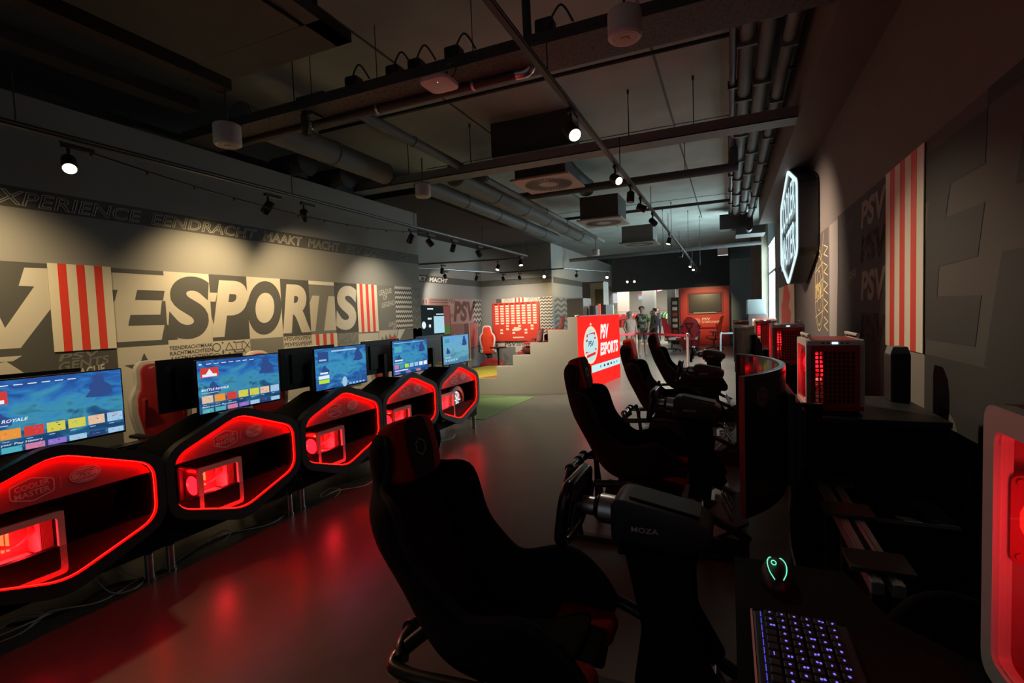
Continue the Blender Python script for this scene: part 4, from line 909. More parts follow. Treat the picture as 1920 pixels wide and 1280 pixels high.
# ---------------------------------------------------------------- swivel gaming chairs
def chair(name, label, loc, rz, red, trim, group):
    t = thing(name, label, 'chair', loc, rz, group)     # faces +x
    half = [(0, 1.33), (.09, 1.325), (.145, 1.27), (.155, 1.17), (.17, 1.10), (.245, 1.02), (.27, .90), (.25, .76), (.215, .62), (.20, .50), (0, .48)]
    prof = half+[(-u, v) for u, v in reversed(half[1:-1])]
    bend = lambda u, v, d: (-.20-(v-.5)*.18+d-.0+abs(u)**2*1.1, u, v)
    b = MB(); b.prism(rounded(prof, .06, 3), bend, -.03, .03, .015); b.build('backrest_shell', trim, t, 40)
    inn = [(u*.80, .91+(v-.91)*.93) for u, v in prof]
    b = MB(); b.prism(rounded(inn, .06, 3), bend, .031, .065, .015); bs = b.build('backrest_pad', red, t, 40)
    b = MB(); b.box(bend(0, 1.135, .058), (.03, .17, .045), None, .012); b.build('headrest_slot', m_black, t)
    F = Flat(lambda u, v, d: bend(u, v, .066+d)); badge_club(F, 0, 1.235, .13, .085, mat('chair_logo', (.75, .60, .55), .6), red, .001); F.build('printed_logo', t)
    for s_ in (-1, 1):
        b = MB(); b.box((-.155, s_*.175, .80), (.05, .03, .42), Matrix.Rotation(R(9), 3, 'Y').to_quaternion(), .012); b.build('side_bolster', red, t)
        b = MB(); b.box((-.0, s_*.29, .70), (.26, .075, .03), None, .012); b.build('armrest', m_black, t)
        b = MB(); b.tube([(-.02, s_*.29, .69), (-.02, s_*.29, .50), (-.02, s_*.20, .43)], .022, 8); b.build('armrest_post', m_black, t)
        b = MB(); b.box((.02, s_*.215, .50), (.46, .075, .10), Matrix.Rotation(R(-4), 3, 'Y').to_quaternion(), .03); b.build('seat_bolster', trim, t)
    b = MB(); b.box((.03, 0, .475), (.50, .37, .10), Matrix.Rotation(R(-4), 3, 'Y').to_quaternion(), .04); b.build('seat', red, t, 40)
    b = MB(); b.bx(-.14, .14, -.10, .10, .395, .425, .01); b.cyl((0, 0, .10), (0, 0, .40), .028); b.build('gas_lift', m_black, t)
    b = MB()
    for k in range(5):
        a = 2*PI*k/5+.3; c_, s_ = math.cos(a), math.sin(a); b.tube([(0, 0, .11), (.15*c_, .15*s_, .105), (.31*c_, .31*s_, .075)], [.034, .028, .02], 8)
    b.build('star_base', m_black, t, 50)
    for k in range(5):
        a = 2*PI*k/5+.3; c_, s_ = math.cos(a), math.sin(a); b = MB(); b.cyl((.31*c_-.022*s_, .31*s_+.022*c_, .03), (.31*c_+.022*s_, .31*s_-.022*c_, .03), .03, None, 14).cyl((.31*c_, .31*s_, .03), (.31*c_, .31*s_, .08), .01, None, 8); b.build('caster', m_black, t)
    return t
ch0 = chair('gaming_chair', 'red gaming chair with white edges behind the gap between first and second monitors', (-4.62, 2.86, 0), 0, m_redleather, m_whiteleather, 'red gaming chairs along the mural wall')
for y, x, rz, lb in ((3.97, -4.62, -.1, 'red gaming chair whose top shows over the second bright monitor'), (4.93, -4.66, .1, 'red gaming chair mostly hidden behind the third bright monitor, below the short banner'), (6.12, -4.7, .2, 'red gaming chair low behind the fourth bright monitor'), (1.5, -4.7, 0, 'red gaming chair hidden behind the leftmost bright monitor')):
    if y != 1.5: dup(ch0, (x, y, 0), rz, lb)
# pale table behind the third and fourth desks
b = MB(); b.bx(-5.2, -4.95, 3.9, 7.2, .60, .64, .004).bx(-5.2, -5.17, 3.95, 7.15, 0, .60); tag(b.build('wall_bench', mat('bench_white', (.62, .61, .58), .5)), 'long pale bench against the mural wall behind the far monitors', 'bench')
b = MB(); b.bx(-4.5, -3.95, 6.62, 7.3, .90, .93, .004)
for x in (-4.45, -4.0):
    for y in (6.68, 7.24): b.bx(x-.02, x+.02, y-.02, y+.02, 0, .90)
tag(b.build('yellow_table', mat('yellow_wood', (.70, .48, .12), .5)), 'yellow topped table behind the fourth and fifth desks', 'table')
# loose cables on the floor under the desks
def cable(pts, r, m, label): 
    b = MB(); b.tube(smoothpath(pts, 5), r, 6); tag(b.build('floor_cable', m), label, 'cable')
rr = random.Random(3)
def coil(cx, cy, r, n, m, label):
    pts = [(cx+r*(1+.3*rr.uniform(-1, 1))*math.cos(k*.9), cy+1.6*r*(1+.3*rr.uniform(-1, 1))*math.sin(k*.9), .008+.05*abs(math.sin(k*.7))) for k in range(n)]
    pts += [(cx+.12, cy+.35, .006), (cx+.05, cy+.6, .006)]
    cable(pts, .004, m, label)
coil(-3.58, 1.28, .085, 16, m_cable, 'white cable bundle on the floor below the nearest desk')
cable([(-3.62, 1.65, .17), (-3.5, 1.70, .02), (-3.42, 1.78, .006), (-3.5, 1.9, .006), (-3.6, 1.85, .05), (-3.62, 1.8, .18)], .004, m_cable, 'white cable loop by the chrome legs between first and second desks')
cable([(-3.7, 1.3, .006), (-3.55, 1.5, .006), (-3.62, 1.75, .006), (-3.5, 1.95, .006), (-3.6, 2.4, .006), (-3.5, 2.8, .006)], .005, m_cableb, 'black cable lying on the floor under the first two desks')
coil(-3.55, 2.45, .05, 9, m_cable, 'small white cable loop under the second desk')
coil(-3.42, 3.45, .06, 9, m_cable, 'white cable loop on the floor under the third desk')
coil(-3.55, 5.3, .06, 9, m_cable, 'white cable loop on the floor below the fourth desk')
# ================================================================ racing rigs on the right
SEC = [(-1.0, 1.0), (-1.0, .62), (-.96, .30), (-.84, .09), (-.5, .0), (0, 0), (.5, .0), (.84, .09), (.96, .30), (1.0, .62), (1.0, 1.0)]
# spine point (x, z), bolster tip (x, z), half width
_K = [(-1.115, 1.235, -1.085, 1.235, .12), (-1.15, 1.19, -1.04, 1.205, .165), (-1.145, 1.12, -1.035, 1.13, .17), (-1.13, 1.055, -1.065, 1.06, .165), (-1.105, 1.00, -1.03, 1.03, .22), (-1.09, .955, -.94, 1.02, .275), (-1.06, .87, -.90, .90, .285), (-1.02, .78, -.855, .80, .265), (-.97, .67, -.775, .725, .25), (-.91, .55, -.70, .665, .248), (-.83, .455, -.63, .665, .26), (-.72, .41, -.545, .69, .268), (-.59, .41, -.475, .70, .268), (-.46, .435, -.40, .675, .262), (-.34, .475, -.315, .60, .25), (-.285, .465, -.265, .515, .24)]
def _cr(i, t, j):
    g = lambda q: _K[max(0, min(len(_K)-1, q))][j]
    p0, p1, p2, p3 = g(i-1), g(i), g(i+1), g(i+2)
    return .5*(2*p1+(p2-p0)*t+(2*p0-5*p1+4*p2-p3)*t*t+(3*p1-p0-3*p2+p3)*t**3)
STN = [tuple(_cr(i, t/2, j) for j in range(5)) for i in range(len(_K)-1) for t in range(2)]+[_K[-1]]
NR = []
for s_ in STN:
    v_ = Vector((s_[2]-s_[0], s_[3]-s_[1])); NR.append(v_.normalized())
def section(i, k=1.0):
    x, z, tx, tz, hw = STN[i]
    return [Vector((x+(tx-x)*v, u*hw*k, z+(tz-z)*v)) for u, v in SEC]
def shell(t):
    b = MB(); b.loops([section(i) for i in range(len(STN))], False, False)
    o = b.build('seat_shell', m_fabric, t, 180)
    so = o.modifiers.new('thick', 'SOLIDIFY'); so.thickness = .034; so.offset = 0; subsurf(o, 1); return o
def pad(t, i0, i1, k, th, name, m, half=5):
    # soft pad lying in the shell between two stations
    b = MB(); L = []
    for i in range(i0, i1+1):
        x, z, _a, _b, hw = STN[i]; n = NR[i]; e = .35 if i in (i0, i1) else 1.
        row = [Vector((x+n.x*(.02+th*e*(1-abs(u)**3*.7)), u*hw*k, z+n.y*(.02+th*e*(1-abs(u)**3*.7)))) for u in [-1+2*j/(2*half) for j in range(2*half+1)]]
        back = [Vector((x+n.x*.012, u*hw*k, z+n.y*.012)) for u in [1, .5, 0, -.5, -1]]
        L.append(row+back)
    b.loops(L); o = b.build(name, m, t, 180); subsurf(o, 1); return o
def rig(label, loc, pillow_m, raised=False, moza=True):
    t = thing('racing_simulator_rig', label, 'racing rig', loc, 0, 'racing rigs along the right wall')
    shell(t)
    pad(t, 10, 19, .74, .045, 'back_pad', m_fabric2); pad(t, 21, 28, .76, .06, 'seat_pad', m_fabric2)
    # rim piping
    for s_ in (0, -1):
        b = MB(); b.tube([section(i)[s_] for i in range(len(STN))], .017, 8); o = b.build('bolster_rim', m_fabric2, t, 180); subsurf(o, 1)
    # headrest pillow with dark centre and outlined hexagon
    n = Vector((.975, 0, .22)); c = Vector((-1.055, 0, 1.155)); up_ = Vector((-n.z, 0, n.x))*1.
    if up_.z < 0: up_ = -up_
    if raised: c = c+up_*.04
    fp = lambda u, v, d: c+Vector((0, 1, 0))*u+up_*v+n*d
    b = MB(); b.prism(rounded(rect(-.15, .15, -.125, .125), .07, 5), fp, -.055, .045, .03); o = b.build('headrest_pillow', pillow_m, t, 180); subsurf(o, 1)
    F = Flat(lambda u, v, d: fp(u, v, .046+d)); F.poly(rounded([(-.065, -.12), (.065, -.12), (.085, .0), (.065, .122), (-.065, .122), (-.085, .0)], .03, 3), m_fabric2, .002)
    F.line([(.034*math.cos(k*PI/3+PI/6), .034*math.sin(k*PI/3+PI/6)) for k in range(6)], .005, mat('hexagon_silver', (.34, .34, .36), .4), .004, True); F.build('pillow_front', t)
    # harness slot edge and red side cushion
    for s_ in (-1, 1):
        b = MB(); b.prism(rounded([(-.50, .50), (-.36, .505), (-.275, .50), (-.255, .46), (-.27, .42), (-.42, .44)], .03, 3), lambda u, v, d: (u, d*s_, v), .10, .225, .02); b.build('thigh_cushion', m_redfab, t, 40)
        b = MB(); b.prism(rounded([(-.82, .34), (-.72, .34), (-.70, .395), (-.80, .44)], .02, 3), lambda u, v, d: (u, d*s_, v), .262, .272); b.build('belt_slot_trim', mat('slot_magenta_red', (.45, .01, .05), .5), t)
        b = MB(); b.use(m_steel).prism(rounded([(-.86, .20), (-.34, .20), (-.30, .40), (-.42, .44), (-.62, .40), (-.80, .44)], .02, 3), lambda u, v, d: (u, d*s_, v), .278, .288)
        b.use(m_chrome)
        for x in (-.78, -.62, -.45, -.38): b.lathe([(.0, -.004), (.009, -.003), (.009, .003), (.0, .004)], (x, s_*.290, .25), 'y', 8)
        b.build('seat_bracket', None, t)
    # tube frame
    for s_ in (-1, 1):
        p = smoothpath([(-1.04, s_*.20, .47), (-1.10, s_*.30, .42), (-1.02, s_*.345, .41), (-.57, s_*.345, .43), (-.28, s_*.345, .34), (.02, s_*.345, .20), (.10, s_*.345, .15)], 6)
        b = MB(); b.tube(p, .026, 12); b.build('side_rail', m_tube, t, 60)
        b = MB(); b.tube([(-1.05, s_*.335, .42), (-1.0, s_*.335, .03)], .022, 10); b.build('upright', m_tube, t, 60); b = MB(); b.tube([(-.28, s_*.335, .34), (-.22, s_*.335, .03)], .022, 10); b.build('upright', m_tube, t, 60)
        b = MB(); b.bx(-1.10, .08, s_*.335-.03, s_*.335+.03, .0, .04, .006); b.build('floor_runner', m_steel, t)
    b = MB(); b.tube(smoothpath([(-1.08, -.30, .42), (-1.11, -.2, .45), (-1.11, .2, .45), (-1.08, .30, .42)], 5), .028, 12); b.build('rear_crossbar', m_tube, t, 60)
    for y in (-.18, .05, .2):
        b = MB(); b.tube([(-1.11, y-.012, .45), (-1.11, y+.012, .45)], .041, 16); b.build('clamp_ring', m_steel, t, 50)
    b = MB(); b.bx(-1.0, -.99, .10, .18, .04, .44)
    b.use(m_steel).bx(-1.0, -.99, .10, .18, .04, .44)
    b.use(mat('hole_pale', (.30, .28, .27), .6))
    for k in range(9): b.lathe([(.0, -.0005), (.010, 0), (.0, .0005)], (-.9885, .14, .08+k*.04), 'x', 8)
    b.build('perforated_bracket', None, t)
    # wheel base, its post and the steering wheel
    ty = lambda x: 1.015-(x+.36)*.16
    b = MB(); b.prism(rounded([(-.37, .86), (-.37, .985), (-.34, 1.01), (-.10, .965), (-.05, .93), (-.06, .88), (-.12, .845)], .02, 3), lambda u, v, d: (u, d, v), -.085, .085, .014); b.build('wheel_base', m_black, t, 40)
    b = MB(); b.use(m_greyd).prism([(-.31, 1.013), (-.09, .972), (-.09, .968), (-.31, 1.009)], lambda u, v, d: (u, d, v), -.06, .06)
    b.use(mat('chevron_yellow', (.62, .55, .20), .5))
    for k in range(3): x = -.15+k*.022; b.box((x, -.03, ty(x)-.032), (.010, .04, .004), Matrix.Rotation(R(9), 3, 'Y').to_quaternion())
    b.build('top_cover', None, t)
    if moza:
        F = Flat(lambda u, v, d: (u, -.0855-d, v)); F.text('MOZA', -.30, -.215, .905, .922, mat('print_silver', (.5, .5, .52), .4), .001, 0, .01); F.build('printed_name', t)
    b = MB(); b.tube([(-.37, 0, .935), (-.42, 0, .938), (-.44, 0, .94), (-.485, 0, .943)], [.05, .05, .032, .032], 18).use(m_chrome).lathe([(.034, -.008), (.040, 0), (.034, .008)], (-.43, 0, .94), 'x', 18)
    b.build('wheel_shaft', m_black, t, 40)
    cw = Vector((-.515, 0, .945)); fw_ = lambda u, v, d: cw+Vector((d+v*.16, u, v))
    b = MB(); rim = rounded([(-.145, .035), (-.125, .095), (.125, .095), (.145, .035), (.135, -.085), (.085, -.11), (-.085, -.11), (-.135, -.085)], .03, 4)
    b.tube([fw_(u, v, 0) for u, v in rim], .019, 10, True, 1.15); b.build('wheel_rim', m_blackgloss, t, 60)
    b = MB(); b.prism(rounded([(-.10, .07), (.10, .07), (.115, -.01), (.06, -.075), (-.06, -.075), (-.115, -.01)], .02, 3), fw_, -.012, .018, .006); b.build('wheel_plate', m_black, t, 40)
    b = MB(); b.use(m_greyd)
    for k in range(6): b.lathe([(.0, -.02), (.009, -.02), (.009, 0), (.0, 0)], fw_(-.075+.03*k, .05 if k % 2 else -.02, -.01), 'x', 10)
    b.use(m_chrome).box(fw_(0, .105, .0), (.03, .16, .003)); b.build('wheel_switches', None, t)
    for s_ in (-1, 1):
        b = MB(); b.prism(rounded([(s_*.03, .02), (s_*.13, .05), (s_*.135, -.05), (s_*.04, -.03)], .01, 3), fw_, .03, .036); b.build('shift_paddle', m_steel, t)
    b = MB(); pp_ = rounded([(-.32, .85), (-.12, .85), (-.11, .60), (-.02, .44), (-.05, .40), (-.30, .40), (-.27, .60)], .02, 3)
    b.prism(pp_, lambda u, v, d: (u, d, v), -.105, -.093).prism(pp_, lambda u, v, d: (u, d, v), .093, .105)
    b.bx(-.34, -.10, -.11, .11, .835, .848).bx(-.26, -.12, -.345, .345, .385, .41); b.build('wheel_post', m_blackmatte, t)
    # pedals
    b = MB(); b.prism([(-.16, .10), (.10, .26), (.10, .24), (-.14, .08)], lambda u, v, d: (u, d, v), -.32, .32).bx(-.2, .1, -.345, -.32, .04, .14).bx(-.2, .1, .32, .345, .04, .14); b.build('pedal_deck', m_steel, t)
    for y in (-.16, .0, .16):
        b = MB(); b.box((-.03, y, .27), (.012, .07, .13), Matrix.Rotation(R(-30), 3, 'Y').to_quaternion(), .004).cyl((0.0, y, .18), (-.02, y, .24), .01, None, 8); b.build('pedal', m_chrome, t)
    return t
RY = [1.68, 3.72, 5.85, 8.0]
r1 = rig('nearest racing rig, big black bucket seat with dark red headrest pillow', (0, RY[0], 0), m_redfab)
r2 = dup(r1, (0, RY[1], 0), None, 'second racing rig from the camera, in front of the red lit counter')
r3 = dup(r1, (0, RY[2], 0), None, 'third racing rig from the camera, with spotlit orange red headrest pillow')
r4 = dup(r1, (0, RY[3], 0), None, 'fourth and farthest racing rig, near the ribbon barrier')
for c in kids(r1):       # the nearest seat is slid back and a little lower on its rails
    if c.name.startswith(('seat_', 'back_pad', 'bolster', 'headrest', 'pillow', 'thigh', 'belt')): c.location = (-.155, 0, -.065)
for c in kids(r3):
    if c.name.startswith('headrest_pillow'):
        c.data = c.data.copy(); c.data.materials[0] = m_orangefab; c.location.z += .03  # spotlight on this pillow put into a brighter red
        c['label'] = 'spotlit orange red headrest pillow'
# ---------------------------------------------------------------- curved monitors
def curved(label, loc, chord=1.16, sag=.20, h=.50, screen=None):
    t = thing('curved_monitor', label, 'monitor', loc, 0, 'curved monitors of the racing rigs')
    rad = (chord*chord/4+sag*sag)/(2*sag); a0 = math.asin(chord/2/rad); N = 28
    A = [-a0+2*a0*i/N for i in range(N+1)]
    P = lambda a, r: (r*math.cos(a)-rad+sag, r*math.sin(a))
    def arc(r0, r1, z0, z1, amax=1.):
        b = MB(); L = []
        for a in A:
            a *= amax; p, q = P(a, r0), P(a, r1); L.append([Vector((*p, z0)), Vector((*q, z0)), Vector((*q, z1)), Vector((*p, z1))])
        return b.loops(L)
    arc(rad, rad+.028, -h/2, h/2).build('panel_back', mat('monitor_shell', (.022, .020, .021), .35), t, 40)
    arc(rad+.0275, rad+.030, h/2-.035, h/2-.022).build('back_seam', mat('seam_black', (.006, .006, .006), .5), t)
    arc(rad+.006, rad+.010, h/2-.0005, h/2+.001).build('top_trim', mat('trim_blue_grey', (.16, .19, .22), .4), t)
    arc(rad-.002, rad, -h/2+.012, h/2-.008, .985).build('screen', screen or mat('glossy_dark_screen', (.02, .018, .02), .06, spec=.8), t)
    b = MB()
    for k, (w, d) in enumerate(((.26, .03), (.22, .06), (.17, .085))): b.bx(sag+.015+d-.03, sag+.02+d, -w, w, -h*.42+k*.03, h*.30-k*.045, .012)
    b.build('back_housing', m_greyd, t)
    am = -a0*.80; px, py = P(am, rad+.0286); nrm = Vector((math.cos(am), math.sin(am), 0)); tg = Vector((math.sin(am), -math.cos(am), 0))
    F = Flat(lambda u, v, d: Vector((px, py, h*.5-.10))+tg*u+Vector((0, 0, v))+nrm*(d+.0006))
    F.poly(hexbadge(.10, .095), mat('badge_maroon', (.55, .25, .30), .5), .0006); badge_cm(F, 0, 0, .09, .085, mat('badge_dark', (.05, .02, .03), .5), .0014); F.build('printed_logo', t)
    b = MB(); b.bx(sag+.045, sag+.085, -.06, .06, -loc[2]+.02, .0, .005).bx(sag+.02, sag+.05, -.05, .05, -.06, .06).bx(sag-.10, sag+.10, -.25, .25, -loc[2], -loc[2]+.03, .006)
    b.build('stand', m_steel, t); return t
m_pinkscreen = mat('glossy_dark_screen', (.03, .027, .03), .08, spec=.9)
curved('nearest curved monitor with maroon badge on its back', (.035, 2.92, 1.015), h=.62, screen=m_pinkscreen)
curved('second curved monitor, its dark back above the nearest curved monitor', (.055, 6.75, 1.14))
curved('third curved monitor, pale screen edge seen beside second monitor back', (.06, 8.6, 1.16), screen=m_pinkscreen)
# aluminium mounting rails behind the nearest monitor, black posts
rl = thing('aluminium_rail_frame', 'pair of pale aluminium rails behind the nearest curved monitor', 'rail frame', (.447, 2.39, 0))
for x in (-.028, .028):
    b = MB(); b.bx(x-.018, x+.018, -.55, .55, .70, .74, .004).box((x, 0, .741), (.008, 1.1, .003)); b.build('rail', m_alu, rl)
for y in (-.42, .05, .45):
    b = MB(); b.bx(-.09, .09, y-.075, y+.075, .741, .756, .003); b.build('joining_plate', m_greyd, rl); b = MB(); b.bx(-.02, .02, y-.02, y+.02, 0, .70); b.build('leg', m_black, rl)
for (x, y, z, lb) in ((.365, 2.92, 1.115, 'black post with pale top edge in front of the nearest red front computer'), (.42, 5.03, 1.11, 'second black post with pale top edge, before the dark red computer'), (.44, 6.63, 1.10, 'third and smallest black post below the orange lit computer')):
    t = thing('black_post', lb, 'post', (x, y, 0), 0, 'black posts behind the monitors')
    b = MB(); b.bx(-.062, .062, -.03, .03, 0, z, .003); b.build('column', m_blackmatte, t); b = MB(); b.bx(-.062, .062, -.03, -.022, z, z+.006); b.build('top_edge', m_grey, t)
    b = MB(); b.lathe([(.0, -.01), (.022, -.01), (.022, .03), (.0, .03)], (-.085, -.02, z-.05), 'y', 14).box((-.08, 0, z-.07), (.03, .03, .08)); b.build('clamp', m_grey, t)
# counters that carry the computers
def counter(x0, x1, y0, y1, z, label):
    t = thing('black_counter', label, 'counter', ((x0+x1)/2, (y0+y1)/2, 0)); w, d = (x1-x0)/2, (y1-y0)/2
    b = MB(); b.bx(-w+.02, w-.02, -d+.02, d, 0, z-.03); b.build('cabinet', m_blackmatte, t)
    b = MB(); b.bx(-w, w, -d, d+.02, z-.03, z, .004); b.build('worktop', m_black, t); b = MB(); b.bx(-w, w, -d-.003, -d, z-.006, z); b.build('edge_strip', m_greyd, t)
counter(.34, .98, 3.0, 3.75, 1.03, 'black counter under the nearest red front computer')
counter(.34, .98, 5.15, 5.9, 1.05, 'black counter under the dark red computer, second along the wall')
counter(.30, .98, 7.1, 7.9, 1.06, 'black counter under the orange lit computer')
b = MB(); b.bx(.55, .86, 2.55, 2.85, 0, .69, .004); lb = b.build('black_cabinet', m_blackmatte); tag(lb, 'low black cabinet with pale top edge on the floor before the nearest counter', 'cabinet')
b = MB(); b.bx(.55, .86, 2.545, 2.55, .675, .69); b.build('top_edge', m_grey, lb)
b = MB(); b.bx(.87, .97, 3.56, 3.7, 1.032, 1.315, .01); sp_ = b.build('black_speaker', m_black); tag(sp_, 'black speaker box with grey top beside the banner, behind the red front computer', 'speaker'); sp_.location.y = .0
b = MB(); b.prism([(.872, 1.313), (.968, 1.313), (.955, 1.355), (.885, 1.355)], lambda u, v, d: (u, d, v), 3.57, 3.69); b.build('grey_top', m_grey, sp_)
# near counter with keyboard, mouse, computer
b = MB(); b.prism([(.005, .05), (.72, .05), (.72, .93), (.40, .93), (.26, 1.06), (.22, 1.22), (.005, 1.22)], lambda u, v, d: (u, v, d), 1.02, 1.048)
nc = thing('near_counter', 'black counter in the lower right corner carrying the lit keyboard', 'counter', (0, 0, 0)); b.build('worktop', m_blackmatte, nc)
b = MB(); b.bx(.02, .70, .2, .90, 0, 1.02); b.build('cabinet', m_blackmatte, nc)
kb = thing('keyboard', 'black keyboard with violet lit keys and pale edge on the near counter', 'keyboard', (.095, .845, 1.049), 0)
b = MB(); b.bx(-.062, .085, -.19, .135, 0, .016, .004); b.build('body', m_black, kb)
b = MB(); b.bx(-.0655, -.0625, -.19, .137, .006, .017); b.build('front_edge', mat('keyboard_edge_sheen', (.88, .84, .78), .35), kb)  # light reflected along the edge put into a pale colour
b = MB(); lg = MB(); u = .0192
for r_ in range(6):
    x = -.036+r_*u
    c_ = 0
    while c_ < 16:
        y = .122-c_*.0192; w = 1
        if r_ == 0 and c_ in (0, 1, 2): w = 1
        b.bx(x-.008, x+.008, y-.008, y+.008, .016, .024, .002)
        sx = rr.uniform(.0022, .0034); sy = rr.uniform(.0028, .0042)
        if not (r_ == 0 and 3 <= c_ <= 9):
            for k in range(rr.choice((1, 1, 1, 2))): lg.box((x+.001+k*.0045, y+rr.uniform(-.001, .001), .0244), (sx, sy, .0006), Matrix.Rotation(rr.uniform(-.5, .5), 3, 'Z').to_quaternion())
        else: lg.box((x, y, .0244), (.0015, .008, .0006)) if c_ == 6 else None
        c_ += 1
b.build('keycaps', m_black, kb); lg.build('lit_legends', emat('violet_legend', (.22, .17, .95), 1.15), kb)
b = MB()
for k in range(14): b.bx(-.0500, -.0485, .118-k*.021, .134-k*.021, .0162, .0168)
b.build('light_bar', emat('violet_bar', (.12, .09, .8), .8), kb)
ms = thing('mouse', 'black mouse outlined by green light on the near counter', 'mouse', (.085, 1.135, 1.049), 0)
b = MB(); b.lathe([(.0, 0), (.034, 0), (.036, .012), (.028, .028), (.014, .036), (.0, .038)], (0, 0, 0), 'z', 24); o = b.build('body', m_black, ms, 60); o.scale = (.85, 1.7, 1)
def msurf(u, v):
    r_ = math.hypot(u/.85, v/1.7); P_ = [(.0, .038), (.014, .036), (.028, .028), (.036, .012)]
    for (r0, z0), (r1, z1) in zip(P_[:-1], P_[1:]):
        if r_ <= r1: return z0+(z1-z0)*(r_-r0)/(r1-r0)+.0012
    return .013
b = MB()
for a0, a1 in ((100, 245), (60, -62)):
    b.tube([(.0175*math.cos(a), .053*math.sin(a), msurf(.0175*math.cos(a), .053*math.sin(a))) for a in [R(a0+(a1-a0)*i/18) for i in range(19)]], .0010, 6)
b.tube([(-.006+.0045*math.cos(k*PI/8), -.002+.010*math.sin(k*PI/8), msurf(-.006, -.002)+.0008) for k in range(16)], .0010, 6, True)
b.build('green_light_lines', emat('green_outline', (.16, 1.0, .62), 1.1), ms)
# ---------------------------------------------------------------- computers on the counters (glass towards the seats, mesh towards the camera)
m_litmesh = mat('spotlit_red_mesh', (.85, .10, .03), .45)  # red mesh brightened, spotlight on it put into the colour
def place(o, loc): o.location = loc; o.rotation_euler = (0, 0, PI); return o
k1 = place(computer('desktop_computer', 'white and dark red computer with mesh front, largest on the right wall counters', .265, .40, .40, 'computers on the right wall counters', -1, True, True, None, m_ledpc, 1.6), (.515, 3.30, 1.03))
k2 = dup(k1, (.50, 5.42, 1.05), PI, 'second dark red mesh front computer, between orange lit one and largest one')
k3 = place(computer('desktop_computer', 'farthest mesh front computer, lit bright orange red, white rim', .265, .40, .40, 'computers on the right wall counters', -1, False, True, m_litmesh, m_ledpc, .8), (.43, 7.42, 1.06))
kn = place(computer('desktop_computer', 'white framed computer with big red glowing fan at the right edge', .36, .42, .42, 'computers on the right wall counters', -1, False, True, None, emat('big_red_fan_glow', (1.0, .012, .008), 2.0), 1.1), (.524, .735, 1.048))
# black hose behind the near counter
b = MB(); b.tube(smoothpath([(.30, 1.35, .80), (.40, 1.38, .92), (.50, 1.36, .93), (.58, 1.30, .86), (.62, 1.22, .72), (.64, 1.15, .5), (.66, 1.1, .02)], 6), .028, 12)
tag(b.build('black_hose', m_blackmatte, None, 60), 'thick black hose arching behind the near counter', 'hose')
b = MB(); b.tube(smoothpath([(.34, 2.9, .95), (.25, 2.6, .55), (.3, 2.2, .35), (.36, 1.8, .06), (.2, 1.7, .008), (-.1, 2.0, .008)], 6), .007, 6)
tag(b.build('floor_cable', m_cableb), 'black cable dropping from the nearest monitor to the floor', 'cable')
# ================================================================ stepped stage with lit sign
O_ = Vector((-2.80, 9.70, 0)); E1 = Vector((-.972, -.236, 0)); E2 = Vector((.095, .995, 0)); NS = Vector((.995, -.095, 0))
fst = lambda u, v, d: O_+E1*u+E2*d+Vector((0, 0, v))
st = thing('stepped_stage', 'pale grey stepped stage wall with stairs going down to the left', 'stage', (0, 0, 0))
prof = [(0, 0), (0, 1.55), (.20, 1.55), (.20, 1.30), (.605, 1.30), (.605, 1.05), (.98, 1.05), (.98, .805), (1.35, .805), (1.35, .58), (1.70, .58), (1.70, .33), (3.4, .33), (3.4, 0)]
b = MB(); b.prism(prof, fst, 0, .09); b.build('front_wall', m_stage, st)
b = MB(); b.prism([(u if u > 0 else .02, v-.012 if v > 0 else 0) for u, v in prof], fst, .09, 2.7); b.build('stair_block', m_greyd, st)
b = MB(); b.prism([(1.70, .335), (1.70, .325), (3.4, .325), (3.4, .335)], fst, .02, 2.7); b.build('yellow_tread', m_yellow, st)
b = MB(); b.face([b.bm.verts.new(fst(u, .337, d)) for u, d in ((1.71, .03), (2.15, .03), (1.71, 1.1))]); b.build('rust_patch', m_rust, st)
# green mat in front of the fifth desk
b = MB(); b.bx(-5.2, -3.55, 6.9, 9.1, .0, .006); tag(b.build('green_mat', m_green), 'green carpet on the floor between the last desk and the stage', 'carpet')
# lit red counter panel
fsg = lambda u, v, d: O_+E2*u+Vector((0, 0, v))+NS*d
sp = thing('lit_counter_sign', 'glowing red sign panel with round crest and ESPORTS lettering on stage side', 'sign', (0, 0, 0))
b = MB(); b.prism(rect(-.01, 2.66, .0, 1.56), fsg, .0, .055); b.build('light_box', m_signred, sp)
b = MB(); b.use(mat('sign_edge_dark', (.10, .02, .02), .5)).prism(rect(-.012, 2.662, 1.556, 1.575), fsg, -.02, .058); b.build('top_edge', None, sp)
F = Flat(fsg); sc_ = m_signtext
m_crest = emat('crest_cream', (1.0, .80, .55), .95); m_crestb = emat('crest_blue_white', (.60, .88, .92), .9); m_crestr = emat('crest_red', (1, .05, .03), .8); m_crestk = emat('crest_dark', (.03, .05, .06), 1)
F.poly(ellipse(.60, .94, .44, .40, 40), m_crest, .057).poly(ellipse(.60, .94, .375, .345, 40), m_crestb, .058)
for v0, v1, a in ((1.13, 1.19, .26), (1.04, 1.085, .30), (.80, .835, .33), (.70, .76, .27)): F.poly([(.60-a, v0-.02), (.60+a, v0+.02), (.60+a, v1+.02), (.60-a, v1-.02)], m_crestr, .0585)
F.poly([(.42, 1.17), (.78, 1.17), (.84, .80), (.36, .80)], m_crestb, .059)
F.text('PSV', .43, .77, .91, 1.03, m_crestk, .060, .15, .02).poly([(.54, 1.36), (.60, 1.42), (.66, 1.36), (.64, 1.40), (.60, 1.37), (.56, 1.40)], m_crest, .058)
